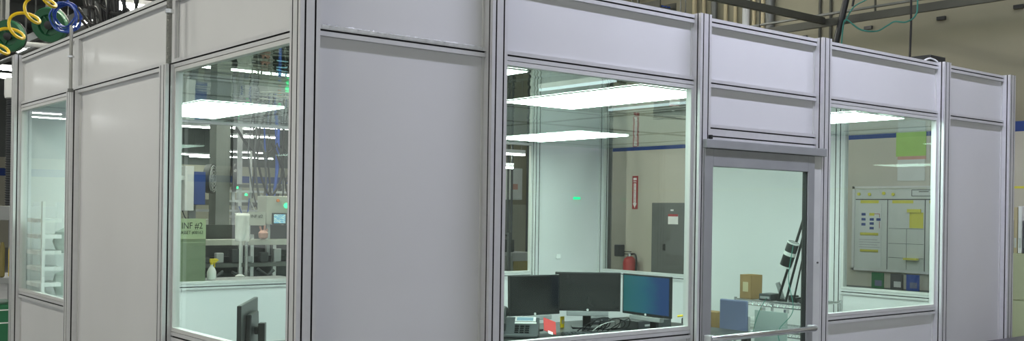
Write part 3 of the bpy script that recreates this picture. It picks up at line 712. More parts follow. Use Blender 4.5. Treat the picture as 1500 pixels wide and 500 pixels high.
# spray bottle on bench
bn = empty('side_bench', (2.45, 6.2, 0), 'low grey bench behind the back wall of the booth', 'bench')
MB().box(2.14, 3.2, 6.05, 6.6, 0.82, 0.86).build('bench_top', 'mgrey', bn, 0.003)
for x in (2.16, 3.15):
    for y in (6.07, 6.54): MB().box(x, x+0.035, y, y+0.035, 0, 0.82).build('leg', 'steel', bn)
sp = empty('spray_bottle', (2.285, 6.25, 0.861), 'clear spray bottle with yellow trigger standing beyond the window sill', 'spray bottle', local=True)
MB().lathe([(0.03,0),(0.045,0.004),(0.046,0.08),(0.035,0.11),(0.015,0.14),(0.013,0.155)], 18).build('bottle', 'white', sp, smooth=True)
MB().box(-0.02,0.05,-0.014,0.014,0.175,0.215).lathe([(0.017,0.155),(0.017,0.178)], 12).box(0.05,0.068,-0.008,0.008,0.19,0.208).build('spray_head', 'yellow', sp, 0.004)
MB().box(0.025,0.035,-0.006,0.006,0.125,0.175).build('trigger', 'yellow', sp, 0.002)
# column with a round fan
cm = MB().box(3.06, 3.235, 8.0, 8.2, 0, 6.58).build('trim_2', 'column'); tag(cm, kind='structure')
fn = empty('wall_fan', (3.0, 7.95, 1.94), 'round fan fixed to the grey column behind the left window', 'fan')
fm = frame_mx((2.98, 7.95, 1.93), (0.62, 0.78, 0), (0,0,1))
b = MB()
for r in (0.05, 0.09, 0.13, 0.155): b.tube([fm @ Vector((r*math.cos(k*PI/12), r*math.sin(k*PI/12), 0.03)) for k in range(24)], 0.006, 6, True)
for k in range(12): b.tube([fm @ Vector((0,0,0.03)), fm @ Vector((0.165*math.cos(k*PI/6), 0.165*math.sin(k*PI/6), 0.03))], 0.003, 5)
b.build('guard', 'fangrey', fn)
b = MB()
for k in range(4):
    q = fm @ Matrix.Rotation(k*PI/2, 4, 'Z') @ Matrix.Rotation(0.4, 4, 'X')
    b.box(0.02, 0.14, -0.045, 0.045, -0.003, 0.003, q)
b.build('blades', 'lgrey', fn)
MB().lathe([(0.17,-0.05),(0.175,0.02),(0.16,0.02),(0.155,-0.045)], 24, fm).build('drum', 'dgrey', fn, smooth=True)
rp = MB().lathe([(0.05,-0.02),(0.17,-0.02),(0.17,0.02),(0.05,0.02)], 24, frame_mx((3.26, 7.93, 1.95), (0.35,0.94,0), (0,0,1))).build('black_cable_reel', 'black', smooth=True); tag(rp, 'round black cable reel on the right side of the grey column', 'reel')
bt = at_cab('blue_machine_column', 2.67, 2.81, 7.7, 7.9, 1.62, 2.0, 'deepblue', 'blue machine head left of the round fan', 'machine')
MB().box(2.56, 2.665, 7.68, 7.9, 1.55, 2.06).build('grey_cover', 'lgrey', bt, 0.005); MB().box(2.70, 2.78, 7.9, 7.95, 0, 1.9).build('support_column', 'mgrey', bt); MB().box(2.30, 2.36, 7.7, 7.76, 0, 2.2).box(2.36, 2.56, 7.7, 7.76, 1.9, 1.95).build('side_arm', 'lgrey', bt)
# gantry with cables above the machines
ga = empty('overhead_gantry', (3.0, 8.6, 0), 'grey pipe gantry hung with cables over the machines', 'gantry')
MB().box(1.6, 5.6, 8.55, 8.63, 1.62, 1.69).build('lower_beam', 'steel', ga)
MB().box(1.6, 5.6, 8.55, 8.60, 1.85, 1.89).build('middle_beam', 'steel', ga)
for x in (1.62, 3.6, 4.5, 5.5): MB().box(x, x+0.05, 8.57, 8.62, 0, 2.9).build('upright', 'alu', ga)
MB().box(1.6, 5.6, 8.55, 8.62, 2.85, 2.92).build('top_beam', 'steel', ga)
for k, (x, z0, z1, m) in enumerate(((2.35, 1.5, 2.88, 'rubber'), (2.45, 1.7, 2.88, 'rubber'), (3.75, 1.3, 2.88, 'rubber'), (3.9, 1.5, 2.88, 'bluehose'), (4.15, 1.7, 2.88, 'rubber'), (4.3, 1.4, 2.88, 'rubber'), (3.45, 1.55, 2.88, 'rubber'), (2.2, 1.6, 2.88, 'rubber'), (4.05, 1.3, 2.88, 'bluehose'))):
    MB().tube(smooth_pts([(x, 8.5, z1), (x+0.03, 8.5, (z0+z1)/2), (x-0.05+0.12*(k % 2), 8.48, z0)]), 0.012, 6).build('hanging_cable', m, ga)
MB().tube(smooth_pts([(3.5, 8.45, 2.6), (3.8, 8.45, 2.25), (4.1, 8.45, 2.4), (4.25, 8.45, 2.1), (4.05, 8.45, 1.75), (3.7, 8.45, 1.6)]), 0.018, 8).build('looped_cable', 'rubber', ga, smooth=True)
for (x, z) in ((2.52, 1.73), (2.62, 1.72)): MB().lathe([(0.025,0),(0.028,0.02),(0.01,0.03)], 12, Matrix.Translation((x, 8.5, z))).build('green_lamp', 'emgreen', ga)
MB().box(3.55, 3.57, 8.5, 8.52, 1.83, 1.86).build('green_lamp', 'emgreen', ga)
for k, (x, y, w, h, m) in enumerate(((2.0, 9.5, 0.8, 1.50, 'machinelight'), (3.7, 10.2, 0.8, 1.42, 'machinelight'), (4.8, 9.8, 1.0, 1.40, 'machine'), (5.5, 12, 1.4, 1.5, 'mgrey'))):
    o = at_cab('machine_cabinet', x, x+w, y, y+0.8, 0, h, m, ('pale machine cabinet behind the blue machine head', 'pale machine cabinet behind the gantry, right of the column', 'dark machine cabinet behind the lit control box', 'grey machine cabinet farthest back behind the gantry')[k], 'machine')
    MB().box(x+0.05, x+w-0.05, y-0.02, y, 0.1, h*0.55).build('door', m, o, 0.004); MB().box(x+0.1, x+w*0.5, y-0.015, y, h*0.62, h*0.92).build('access_panel', 'mgrey' if m != 'mgrey' else 'machine', o, 0.004)
# aluminium guard frame and pneumatics behind the machine
gf = empty('guard_frame', (3.4, 8.2, 0), 'aluminium machine guard frame in front of the gantry', 'frame')
for k, x in enumerate((2.32, 2.44, 2.86, 3.36, 3.60, 3.86, 4.04, 4.30)): MB().box(x, x+(0.03, 0.02, 0.03, 0.04, 0.02, 0.04, 0.02, 0.04)[k], 8.22, 8.25, 0, (1.95, 2.3, 1.8, 1.85, 2.3, 1.75, 2.1, 1.9)[k]).build('upright', 'alu', gf)
for k, (x0, x1, z) in enumerate(((2.3, 2.9, 1.72), (3.3, 4.4, 1.66), (3.3, 4.1, 1.78), (2.3, 4.4, 1.54), (3.3, 4.4, 1.47), (2.3, 2.9, 1.62))): MB().box(x0, x1, 8.19, 8.22, z, z+0.028).build('cross_rail', 'alu', gf)
for k in range(9):
    x = 2.36+0.11*k if k < 4 else 3.40+0.16*(k-4); z = 1.56+0.05*(k % 3)
    MB().box(x, x+0.05, 8.13, 8.19, z, z+0.05).build('valve_block', ('machine', 'lgrey', 'machinelight')[k % 3], gf, 0.004)
    MB().tube(smooth_pts([(x+0.02, 8.14, z), (x+0.05, 8.10, z-0.10), (x+0.12, 8.12, z-0.08), (x+0.15, 8.14, z+0.10)]), 0.007, 6).build('air_tube', ('rubber', 'bluehose', 'lgrey')[k % 3], gf)
rb = empty('air_hose_loops', (3.6, 7.6, 2.3), 'looped dark air hoses hanging in front of the guard frame', 'hoses')
for k, (x, z, w) in enumerate(((3.50, 1.55, 0.25), (3.62, 1.75, 0.30), (3.75, 1.48, 0.18), (3.58, 1.62, 0.12), (3.95, 1.6, 0.22))):
    MB().tube(smooth_pts([(x, 8.0, 6.149), (x, 8.0, 2.9), (x-0.03, 8.0, 2.2), (x+w*0.4, 7.97, z), (x+w, 8.0, z+0.25), (x+w*0.9, 8.0, 2.15), (x+w*0.5, 8.0, 2.4)]), 0.010+0.004*(k % 2), 7).build('hose', 'rubber' if k % 3 else 'dgrey', rb, smooth=True)
MB().tube([(3.78, 8.05, 1.35), (3.88, 8.05, 2.1), (3.92, 8.05, 6.149)], 0.02, 8).build('blue_hose', 'bluehose', rb, smooth=True)
for (x, y, z) in ((3.50, 8.12, 1.74), (3.93, 8.12, 1.70), (2.62, 8.12, 1.86)): MB().lathe([(0.016,0),(0.018,0.02),(0.006,0.03)], 12, Matrix.Translation((x, y, z))).build('green_lamp', 'emgreen', gf)
# pale beam and small exit sign high in the left window
ex = empty('exit_sign', (4.2, 9.6, 2.6), 'small green lit sign high in the left window beside the corner post', 'sign')
MB().box(4.64, 4.90, 9.6, 9.65, 2.80, 2.935).build('sign_body', 'dgrey', ex); MB().box(4.65, 4.89, 9.592, 9.6, 2.81, 2.925).build('lit_face', 'exitgreen', ex)
MB().box(4.75, 4.77, 9.61, 9.63, 2.935, 6.58).build('hanger_rod', 'steel', ex)
iv = MB().box(5.60, 5.69, 4.478, 4.494, 1.735, 1.762).build('green_indicator_light', 'exitgreen'); tag(iv, 'small green indicator light on the white inner back wall', 'indicator light')
ws = MB().box(5.36, 5.42, 4.482, 4.494, 1.10, 1.15).build('wall_switch_plate', 'white', bevel=0.003); tag(ws, 'small white switch plate on the inner back wall above the monitors', 'switch plate')

# ------------------------------------------------------------------ left edge and overhead reels
def reel(x, y, z, label):
    e = empty('hose_reel', (x, y, z), label, 'hose reel', 'green hose reels above the left wall')
    d = Vector((-0.62, -0.75, -0.22)).normalized(); r = Vector((0.75, -0.62, 0)).normalized(); u = d.cross(r)
    m = frame_mx((x, y, z), r, u)
    MB().lathe([(0.05,-0.04),(0.15,-0.04),(0.165,-0.03),(0.165,0.03),(0.155,0.045),(0.10,0.045),(0.09,0.015),(0.05,0.01)], 36, m).build('drum', 'reelgreen', e, smooth=True)
    MB().lathe([(0.166,-0.045),(0.171,-0.035),(0.171,-0.025),(0.166,-0.015)], 36, m).build('rim', 'black', e, smooth=True)
    MB().lathe([(0.04,0.011),(0.04,0.05),(0.02,0.055)], 18, m).build('hub', 'black', e, smooth=True)
    b = MB()
    for k in range(3):
        b.box(0.04, 0.095, -0.010, 0.010, 0.012, 0.03, m @ Matrix.Rotation(k*2*PI/3, 4, 'Z'))
    b.build('spoke', 'reelgreen', e)
    MB().box(x-0.02, x+0.02, y+0.09, y+0.11, z, 6.149).box(x-0.02, x+0.02, y, y+0.11, z-0.02, z+0.02).build('hanging_bracket', 'steel', e)
    return e
reel(0.80, 6.56, 3.29, 'green hose reel with the blue hose, right of the pair')
reel(0.73, 7.80, 3.33, 'green hose reel at the far left edge beside the end post')
def coil(p0, p1, R, turns, r, n=22, ax1=None, ax2=None, lag=0.0):
    p0, p1 = Vector(p0), Vector(p1); out = []
    for i in range(int(turns*n)+1):
        t = i/(turns*n); a = 2*PI*i/n
        out.append(p0.lerp(p1, t) + ax1*(R*math.cos(a)) + ax2*(R*math.sin(a)))
    return out
Rv = Vector((0.776, -0.63, 0)); Fv = Vector((0.63, 0.776, 0)); av = (Rv*0.72+Vector((0,0,0.69))).normalized(); pv = (Rv*-0.69+Vector((0,0,0.72))).normalized()
yc = MB().tube(coil((0.115, 5.703, 2.856), (0.402, 4.954, 3.305), 0.092, 4.0, 0.012, 26, ax1=pv, ax2=(Fv*0.75+av*0.52)), 0.0125, 8).build('yellow_coil_hose', 'yhose', smooth=True)
tag(yc, 'bright yellow coiled air hose hanging before the green reels', 'hose')
MB().tube([(0.39, 4.96, 3.42), (0.40, 4.9, 4.0), (0.40, 4.9, 6.39)], 0.011, 8).build('feed_line', 'yhose', yc)
bc = MB()
for k in range(7):
    R = 0.088+0.05*random.random(); ox, oz = 0.03*(random.random()-0.5), 0.05*(random.random()-0.5)
    m = frame_mx((0.60+ox+0.008*k, 5.40+0.012*k, 3.20+oz), (0.776,-0.63,0.25*(random.random()-0.5)), (0.15*(random.random()-0.5),0.05,1))
    bc.tube([m @ Vector((R*math.cos(j*PI/14), R*1.1*math.sin(j*PI/14), 0.012*math.sin(j+k))) for j in range(28)], 0.0075, 7, True)
o = bc.build('blue_hose_coil', 'bluehose', smooth=True); tag(o, 'hank of blue air hose hanging over the right green reel', 'hose')
MB().tube([(0.64, 5.44, 3.31), (0.66, 5.46, 4.0), (0.66, 5.46, 6.39)], 0.009, 7).build('feed_line', 'bluehose', o)
bun = empty('cable_bundle', (0.85, 5.3, 3.3), 'tangle of black cables above the left wall right of the blue hose', 'cables')
for k in range(11):
    x = 0.62+0.10*random.random(); y = 5.02-0.085*k; z = 2.78+0.10*random.random(); ww = 0.10+0.12*random.random()
    MB().tube(smooth_pts([(x, y, 6.149), (x, y, 3.9), (x-0.03+0.06*random.random(), y+0.05*(random.random()-0.5), 3.25), (x+0.03, y-ww*0.4, z), (x+0.05, y-ww, z+0.10), (x, y-ww*0.8, 3.15+0.2*random.random()), (x-0.04, y-ww*0.2, 3.3), (x, y+0.05, 4.3)]), 0.008+0.008*random.random(), 7).build('cable', 'rubber', bun, smooth=True)
for (a_, b_, z0) in ((5.0, 4.25, 3.1), (4.9, 3.9, 2.98), (4.6, 3.6, 3.12)):
    MB().tube(smooth_pts([(0.6, a_, z0+0.1), (0.62, (a_*2+b_)/3, z0-0.06), (0.62, (a_+b_*2)/3, z0-0.08), (0.6, b_, z0+0.12), (0.6, b_, 6.149)]), 0.012, 7).build('slung_cable', 'rubber', bun, smooth=True)
be = empty('overhead_beam', (0.8, 6, 3.9), 'grey overhead steel beam with pipes above the green reels', 'beam')
MB().box(1.6, 1.66, 7.5, 14, 3.70, 3.80).build('web', 'steel', be); MB().tube([(1.63, 14, 3.6), (1.63, 7.6, 3.6)], 0.03, 10).build('pipe', 'steel', be, smooth=True)
MB().tube([(-0.8, 9.5, 3.45), (2.6, 9.3, 3.52)], 0.03, 10).build('pipe', 'lgrey', be, smooth=True)
for y in (7.9, 12.2): MB().box(1.62, 1.64, y-0.01, y+0.01, 3.80, 6.39).build('hanger_rod', 'steel', be)
# left edge: steel shelving with corrugated hose, parts and a green bin
rk = empty('steel_rack', (0.25, 5.9, 0), 'grey steel rack at the far left edge of the photo', 'rack')
for (x) in (0.46, -0.6): 
    for y in (5.75, 6.5): MB().box(x, x+0.06, y, y+0.06, 0, 1.62).build('upright', 'mgrey', rk, 0.003)
for z in (0.32, 0.92, 1.46): MB().box(-0.58, 0.50, 5.78, 6.54, z, z+0.05 if z < 1.2 else z+0.12).build('shelf', 'mgrey', rk, 0.003)
prof = []
for i in range(90): prof.append((0.062 if i % 2 else 0.050, 1.585+i*0.0105))
hs = MB().lathe(prof, 18, Matrix.Translation((0.38, 6.1, 0))).build('corrugated_hose', 'dgrey'); tag(hs, 'black corrugated duct hose standing upright at the left edge', 'hose')
MB().lathe([(0.07,0),(0.075,0.03),(0.075,0.16),(0.06,0.18)], 18, Matrix.Translation((0.38, 6.1, 2.53))).build('silver_collar', 'white', hs, smooth=True)
gb = empty('green_bin', (0.1, 6.1, 0.371), 'green plastic bin with white lines on the low rack shelf', 'bin')
MB().box(-0.25, 0.42, 5.8, 6.4, 0.371, 0.74).build('bin_body', 'green', gb, 0.015)
MB().box(-0.25, 0.425, 5.795, 5.80, 0.69, 0.70).box(-0.25, 0.425, 5.795, 5.80, 0.58, 0.59).build('white_line', 'white', gb)
for k, (x, m, h, lab) in enumerate(((0.32, 'yellow', 0.28, 'yellow handled tool on the middle rack shelf'), (0.38, 'white', 0.40, 'white roll upright on the middle rack shelf'), (0.25, 'wood', 0.30, 'brown tube on the middle rack shelf'), (0.44, 'black', 0.22, 'black tool on the middle rack shelf'))):
    o = MB().lathe([(0.012,0),(0.022,0.01),(0.022,h*0.8),(0.012,h)], 12, Matrix.Translation((x, 5.85, 0.971))).build('hand_tool' if k != 1 else 'white_roll', m, smooth=True); tag(o, lab, 'tool' if k != 1 else 'roll')

# ------------------------------------------------------------------ inside the booth
def desk(name, x0, x1, y0, y1, z, label):
    e = empty(name, ((x0+x1)/2, (y0+y1)/2, 0), label, 'desk')
    MB().box(x0, x1, y0, y1, z-0.035, z).build('desk_top', 'black', e, 0.004)
    for x in (x0+0.04, x1-0.09):
        for y in (y0+0.04, y1-0.09): MB().box(x, x+0.05, y, y+0.05, 0, z-0.035).build('leg', 'black', e)
    return e
ZD = 0.74
desk('desk', 2.30, 4.20, 0.95, 2.28, ZD, 'long black desk under the monitors behind the wide front window')
desk('desk', 0.13, 1.16, 0.35, 2.40, ZD, 'black desk just inside the left corner window')
def monitor(a, b, zb, h, label, screen='blackgloss', facing=None, tilt=0.0, base_off=0.10, bar=True, lean=0.0):
    a, b = Vector((*a, 0)), Vector((*b, 0)); c = (a+b)/2; r = (b-a).normalized(); w = (b-a).length
    nrm = r.cross(Vector((0,0,1)))           # right x up -> points to the viewer of the screen
    m = frame_mx((c.x, c.y, zb+h/2), r, (0,0,1)) @ Matrix.Rotation(lean, 4, 'X')
    e = empty('computer_monitor', (c.x, c.y, ZD), label, 'monitor', 'desktop monitors')
    hs = MB().box(-w/2, w/2, -h/2, h/2, -0.022, 0.0, m).build('bezel', 'black', e, 0.003)
    s = MB().box(-w/2+0.012, w/2-0.012, -h/2+0.018, h/2-0.012, 0.0, 0.0015).build('screen', screen, e); 
    s.matrix_world = m
    MB().prism([(-w*0.3,-h*0.32),(w*0.3,-h*0.32),(w*0.22,h*0.3),(-w*0.22,h*0.3)], -0.05, -0.022, m).build('back_housing', 'black', e, 0.006)
    if bar:
        MB().box(-w*0.32, w*0.32, -h/2-0.035, -h/2-0.003, -0.03, 0.012, m).build('sound_bar', 'mgrey', e, 0.004)
    q = frame_mx((c.x, c.y, ZD), r, (0,0,1))
    MB().box(-0.03, 0.03, 0.012, zb-ZD+h*0.62, -0.105, -0.07, q).box(-0.025, 0.025, zb-ZD+h*0.42, zb-ZD+h*0.55, -0.07, -0.05, q).build('stand_column', 'black', e, 0.004)
    MB().box(-0.11, 0.11, 0.001, 0.014, -0.2, -0.04, q).build('stand_base', 'black', e, 0.004)
    MB().lathe([(0.009,0),(0.009,0.003)], 12, m @ Matrix.Translation((0, -h/2+0.009, 0.0))).build('badge', 'lgrey', e)
    return e
monitor((2.61, 1.875), (3.045, 1.835), 0.862, 0.285, 'dark monitor at left end of the three on the long desk', lean=-0.03)
monitor((3.085, 1.93), (3.455, 1.625), 0.875, 0.285, 'dark monitor in the middle of the three on the long desk')
monitor((3.435, 1.585), (3.405, 1.095), 0.870, 0.29, 'monitor with a blue green screen on the long desk', 'desktop')
monitor((0.285, 1.19), (0.59, 1.645), 0.80, 0.30, 'black monitor seen from behind in the left corner window', bar=False)
# flip the corner monitor so that its back faces the aisle
o = [x for x in bpy.data.objects if x.get('label', '').startswith('black monitor seen from behind')][0]
o.rotation_euler.z = PI
lab_ = MB().box(0.06, 0.12, 0.001, 0.0025, -0.1, 0.05)
ph = empty('desk_phone', (2.58, 1.74, ZD+0.001), 'grey black desk phone with a lit display at the desk end', 'phone', rz=-0.75, local=True)
MB().add([(-0.10,-0.10,0),(0.12,-0.10,0),(0.12,0.10,0),(-0.10,0.10,0),(-0.10,-0.10,0.02),(0.12,-0.10,0.02),(0.12,0.10,0.10),(-0.10,0.10,0.10)],
         [(0,3,2,1),(4,5,6,7),(0,1,5,4),(1,2,6,5),(2,3,7,6),(3,0,4,7)]).build('phone_body', 'dgrey', ph, 0.006)
ph.scale = (1.2, 1.2, 1.2)
sl = math.atan2(0.08, 0.2); pm = Matrix.Translation((0.03, 0.0, 0.061)) @ Matrix.Rotation(sl, 4, 'X')
MB().box(-0.05, 0.07, 0.045, 0.10, 0, 0.004, pm).build('display_frame', 'lgrey', ph); MB().box(-0.04, 0.055, 0.052, 0.092, 0.004, 0.005, pm).build('display', 'lcd', ph)
kb = MB()
for i in range(4):
    for j in range(3): kb.box(-0.045+j*0.03, -0.023+j*0.03, -0.09+i*0.024, -0.074+i*0.024, 0, 0.006, pm)
kb.build('keypad', 'black', ph)
MB().box(-0.05, 0.075, 0.018, 0.036, 0, 0.004, pm).build('silver_strip', 'lgrey', ph)
hm_ = Matrix.Translation((-0.085, 0.0, 0.075)) @ Matrix.Rotation(sl, 4, 'X')
MB().tube([hm_ @ Vector(p) for p in ((0,-0.10,0.0),(0,-0.085,0.03),(0,-0.03,0.045),(0,0.03,0.045),(0,0.085,0.035),(0,0.10,0.0))], [0.022,0.026,0.02,0.02,0.026,0.022], 12).build('handset', 'black', ph, smooth=True)
rc = MB(); rm = frame_mx((2.80, 1.66, ZD+0.062), (0.72,-0.60,-0.35), (0.35,0.45,0.5))
rc.box(-0.045, 0.045, -0.06, 0.06, 0, 0.004, rm); o = rc.build('red_card', 'redcard'); tag(o, 'red card propped on the desk beside the phone', 'card')
MB().box(-0.015, 0.02, -0.075, -0.05, 0.004, 0.006, rm).build('white_mark', 'white', o)
sn = MB().box(3.165, 3.20, 1.95, 1.962, ZD+0.001, ZD+0.085).build('yellow_tag', 'yellow', bevel=0.003); tag(sn, 'small upright yellow tag below the middle monitor', 'tag')
MB().box(3.173, 3.192, 1.948, 1.95, ZD+0.03, ZD+0.06).build('window', 'tan', sn)
for (x, y, w, d, h, m, name, lab, cat) in ((3.62, 2.05, 0.18, 0.10, 0.05, 'dgrey', 'docking_station', 'dark docking station behind the middle monitor', 'dock'),
        (3.70, 1.60, 0.36, 0.18, 0.07, 'dgrey', 'set_top_computer', 'flat dark computer on the desk below the blue green screen', 'computer')):
    o = MB().box(x-w/2, x+w/2, y-d/2, y+d/2, ZD+0.001, ZD+h).build(name, m, bevel=0.006); tag(o, lab, cat)
    MB().box(x-w*0.3, x+w*0.1, y-d/2-0.002, y-d/2, ZD+h*0.4, ZD+h*0.6).build('front_slot', 'lgrey', o)
kbd = empty('keyboard', (3.02, 1.45, ZD), 'black keyboard on the long desk in front of the monitors', 'keyboard', rz=-0.6, local=True)
MB().box(-0.22, 0.22, -0.07, 0.07, 0.001, 0.02).build('keyboard_base', 'black', kbd, 0.004)
b = MB()
for i in range(5):
    for j in range(15): b.box(-0.21+j*0.028, -0.187+j*0.028, -0.06+i*0.024, -0.041+i*0.024, 0.02, 0.026)
b.build('keys', 'dgrey', kbd)
cabs = empty('desk_cables', (3.3, 1.9, ZD), 'tangle of black cables under the middle monitor', 'cables')
for k in range(7):
    x = 3.16+0.03*k; y = 1.64-0.02*k; z = ZD+0.008
    MB().tube(smooth_pts([(x-0.06, y+0.06, z), (x-0.02, y, z+0.05+0.02*(k % 3)), (x+0.06, y-0.04, z+0.09-0.02*(k % 2)), (x+0.10, y+0.02, z+0.02), (x+0.02, y+0.10, z)]), 0.0035, 6).build('cable', 'rubber' if k != 3 else 'lgrey', cabs, smooth=True)
for k, (x, y) in enumerate(((3.985, 1.62), (4.03, 1.50))):
    o = MB().tube(smooth_pts([(x, y, ZD+0.001), (x, y, ZD+0.07), (x-0.01, y+0.01, ZD+0.085), (x-0.05, y+0.04, ZD+0.08)]), 0.008, 8).build('yellow_hook', 'ylabel' if 0 else 'yellow', smooth=True)
    tag(o, ('bent yellow rod hook on the desk nearer the blue green screen', 'bent yellow rod hook at the right end of the desk')[k], 'hook', 'bent yellow hooks')

# shelving cart by the door with its load
ct = empty('wire_cart', (5.2, 1.45, 0), 'chrome wire shelf cart behind the glass door', 'cart')
for x in (4.96, 5.46):
    for y in (1.10, 1.775): MB().tube([(x, y, 0.08), (x, y, 0.91)], 0.013, 10).build('corner_post', 'chrome', ct, smooth=True)
for z in (0.16, 0.64, 0.87):
    b = MB().tube([(4.96,1.10,z+0.02),(4.96,1.775,z+0.02)], 0.007, 6).tube([(5.46,1.10,z+0.02),(5.46,1.775,z+0.02)], 0.007, 6).tube([(4.96,1.10,z+0.02),(5.46,1.10,z+0.02)], 0.007, 6).tube([(4.96,1.775,z+0.02),(5.46,1.775,z+0.02)], 0.007, 6)
    b.tube([(4.96,1.10,z-0.015),(4.96,1.775,z-0.015)], 0.005, 6)
    for k in range(22): b.tube([(4.96, 1.12+k*0.03, z+0.023), (5.46, 1.12+k*0.03, z+0.023)], 0.0018, 5)
    for k in range(11):
        y = 1.10+k*0.0614
        b.tube([(4.96, y, z-0.015), (4.96, y+0.03, z+0.02), (4.96, y+0.0614, z-0.015)], 0.002, 5)
    b.build('wire_shelf', 'chrome', ct)
for x in (4.96, 5.46):
    for y in (1.10, 1.775): MB().lathe([(0.04,-0.012),(0.04,0.012)], 16, frame_mx((x, y, 0.041), (1,0,0), (0,0,1))).build('caster', 'black', ct)
cx = empty('cardboard_box', (5.055, 1.69, 0.898), 'small open cardboard carton on the wire cart', 'box', rz=-0.12, local=True)
MB().box(-0.064,0.064,-0.064,0.064,0,0.004).box(-0.064,-0.060,-0.064,0.064,0,0.20).box(0.060,0.064,-0.064,0.064,0,0.20).box(-0.064,0.064,-0.064,-0.060,0,0.20).box(-0.064,0.064,0.060,0.064,0,0.20).build('carton', 'cardboard', cx)
MB().box(-0.059, 0.059, -0.059, 0.059, 0.15, 0.19).build('yellow_packing', 'yellow', cx)
MB().box(-0.0652, -0.064, -0.03, 0.03, 0.06, 0.14).build('label', 'tan', cx)
dv = MB().box(4.97, 5.12, 1.43, 1.545, 0.898, 0.955).build('grey_device', 'dgrey', bevel=0.006); tag(dv, 'flat dark grey device in front of the carton on the cart', 'device')
MB().box(4.966, 4.97, 1.44, 1.53, 0.915, 0.935).build('front_panel', 'mgrey', dv)
sc = empty('barcode_scanner', (5.06, 1.375, 0.898), 'black silver scanner resting upright on the cart', 'scanner', rz=0.5, local=True)
MB().box(-0.035, 0.035, -0.03, 0.03, 0, 0.02).build('cradle', 'black', sc, 0.004)
MB().prism([(-0.03,0),(0.03,0),(0.035,0.14),(-0.028,0.14)], -0.015, 0.015, Matrix.Translation((0,0,0.02)) @ Matrix.Rotation(1.25, 4, 'X')).build('body', 'mgrey', sc, 0.006)
MB().prism([(-0.02,0.08),(0.024,0.08),(0.026,0.125),(-0.02,0.125)], 0.015, 0.017, Matrix.Translation((0,0,0.02)) @ Matrix.Rotation(1.25, 4, 'X')).build('window', 'black', sc)
for k in range(3):
    o = MB().box(5.0+0.02*k, 5.12, 1.15+0.055*k, 1.20+0.055*k, 0.898, 0.93+0.012*k).build('small_tool', 'black', bevel=0.008); tag(o, ('small black tool on the cart under the leaning poles', 'small black tool beside the leaning poles on the cart', 'small black tool next to the scanner on the cart')[k], 'tool', 'small tools on the cart')
    MB().box(5.0+0.02*k-0.02, 5.0+0.02*k, 1.165+0.055*k, 1.18+0.055*k, 0.90, 0.912).build('tip', 'chrome', o)
tp = empty('folded_tripod', (4.97, 1.3, 0.9), 'black folded stand with a fat roll leaning on the cart', 'stand')
for (p0, p1, r) in (((4.99, 1.372, 0.905), (4.99, 1.10, 1.68), 0.011), ((4.99, 1.295, 0.905), (4.99, 1.135, 1.45), 0.010), ((5.0, 1.23, 0.905), (4.99, 1.11, 1.40), 0.007)):
    MB().tube([p0, p1], r, 10).build('leg', 'black', tp, smooth=True)
d = Vector((0, -0.075, 0.19)).normalized(); q = frame_mx((4.95, 1.275, 1.19), Vector((1,0,0)), d.cross(Vector((1,0,0))))
rl = MB().lathe([(0.045,0),(0.047,0.004),(0.047,0.205),(0.045,0.21)], 20, q); rl.build('roll', 'black', tp, smooth=True)
for h in (-0.004, 0.098, 0.198): MB().lathe([(0.049,h),(0.049,h+(0.012 if h != 0.098 else 0.03))], 20, q).build('silver_band', 'lgrey', tp, smooth=True)
tc_ = MB().tube(smooth_pts([(4.89, 1.16, 1.36), (4.89, 1.20, 1.1), (4.90, 1.16, 0.85), (4.91, 1.30, 0.68), (4.91, 1.27, 0.55), (4.91, 1.20, 0.45)]), 0.003, 6).build('green_wire', 'tealcable', smooth=True); tag(tc_, 'thin green wire dangling from the leaning stand', 'wire')
tw = MB().tube(smooth_pts([(4.91, 1.42, 0.93), (4.91, 1.48, 0.84), (4.91, 1.53, 0.72), (4.91, 1.56, 0.6)]), 0.003, 6).build('green_wire', 'tealcable', smooth=True); tag(tw, 'thin green wire hanging left of the grey board', 'wire')
gb = MB().box(4.925, 4.937, 1.235, 1.55, 0.40, 0.822).build('grey_board', 'board', bevel=0.002); tag(gb, 'plain grey green board hung on the front of the cart', 'board')
MB().box(4.93, 4.975, 1.25, 1.27, 0.815, 0.845).box(4.93, 4.975, 1.48, 1.50, 0.815, 0.845).build('hook', 'chrome', gb)
for k in range(9):
    z = 0.667+k*0.0085
    o = MB().box(4.965+0.004*random.random(), 5.25, 1.56+0.01*random.random(), 1.76-0.02*random.random(), z, z+0.0075).build('paper_stack', 'white' if k % 3 else 'paper2'); tag(o, 'sheaf of paper in the pile on the middle cart shelf', 'paper', 'paper pile on the cart')
ob = empty('outlet_box', (5.97, 0.95, 0.62), 'white outlet box on the inner end wall behind the cart', 'outlet')
MB().box(5.975, 5.992, 1.60, 1.72, 0.40, 0.56).build('box_body', 'white', ob)
ch = empty('blue_backed_chair', (4.62, 1.48, 0), 'chair with a flat blue back standing before the cart', 'chair')
MB().box(4.56, 4.585, 1.345, 1.615, 0.62, 0.925).build('backrest', 'bluesheet', ch, 0.01)
MB().box(4.18, 4.58, 1.33, 1.63, 0.44, 0.475).build('seat', 'bluesheet', ch, 0.01)
for y in (1.34, 1.60):
    MB().box(4.575, 4.60, y, y+0.02, 0, 0.80).build('leg', 'chrome', ch); MB().box(4.20, 4.22, y, y+0.02, 0, 0.44).build('leg', 'chrome', ch)
ty = empty('side_table', (4.5, 1.0, 0), 'small table with a bag beside the blue backed chair', 'table')
sb = MB().box(4.42, 4.55, 1.70, 1.90, ZD-0.11, ZD+0.02).build('black_bag', 'black', bevel=0.02); tag(sb, 'black bag beside the blue backed chair behind the door', 'bag')
MB().tube(smooth_pts([(4.45, 1.74, ZD+0.015), (4.46, 1.79, ZD+0.05), (4.46, 1.86, ZD+0.015)]), 0.008, 8).build('handle', 'black', sb, smooth=True)
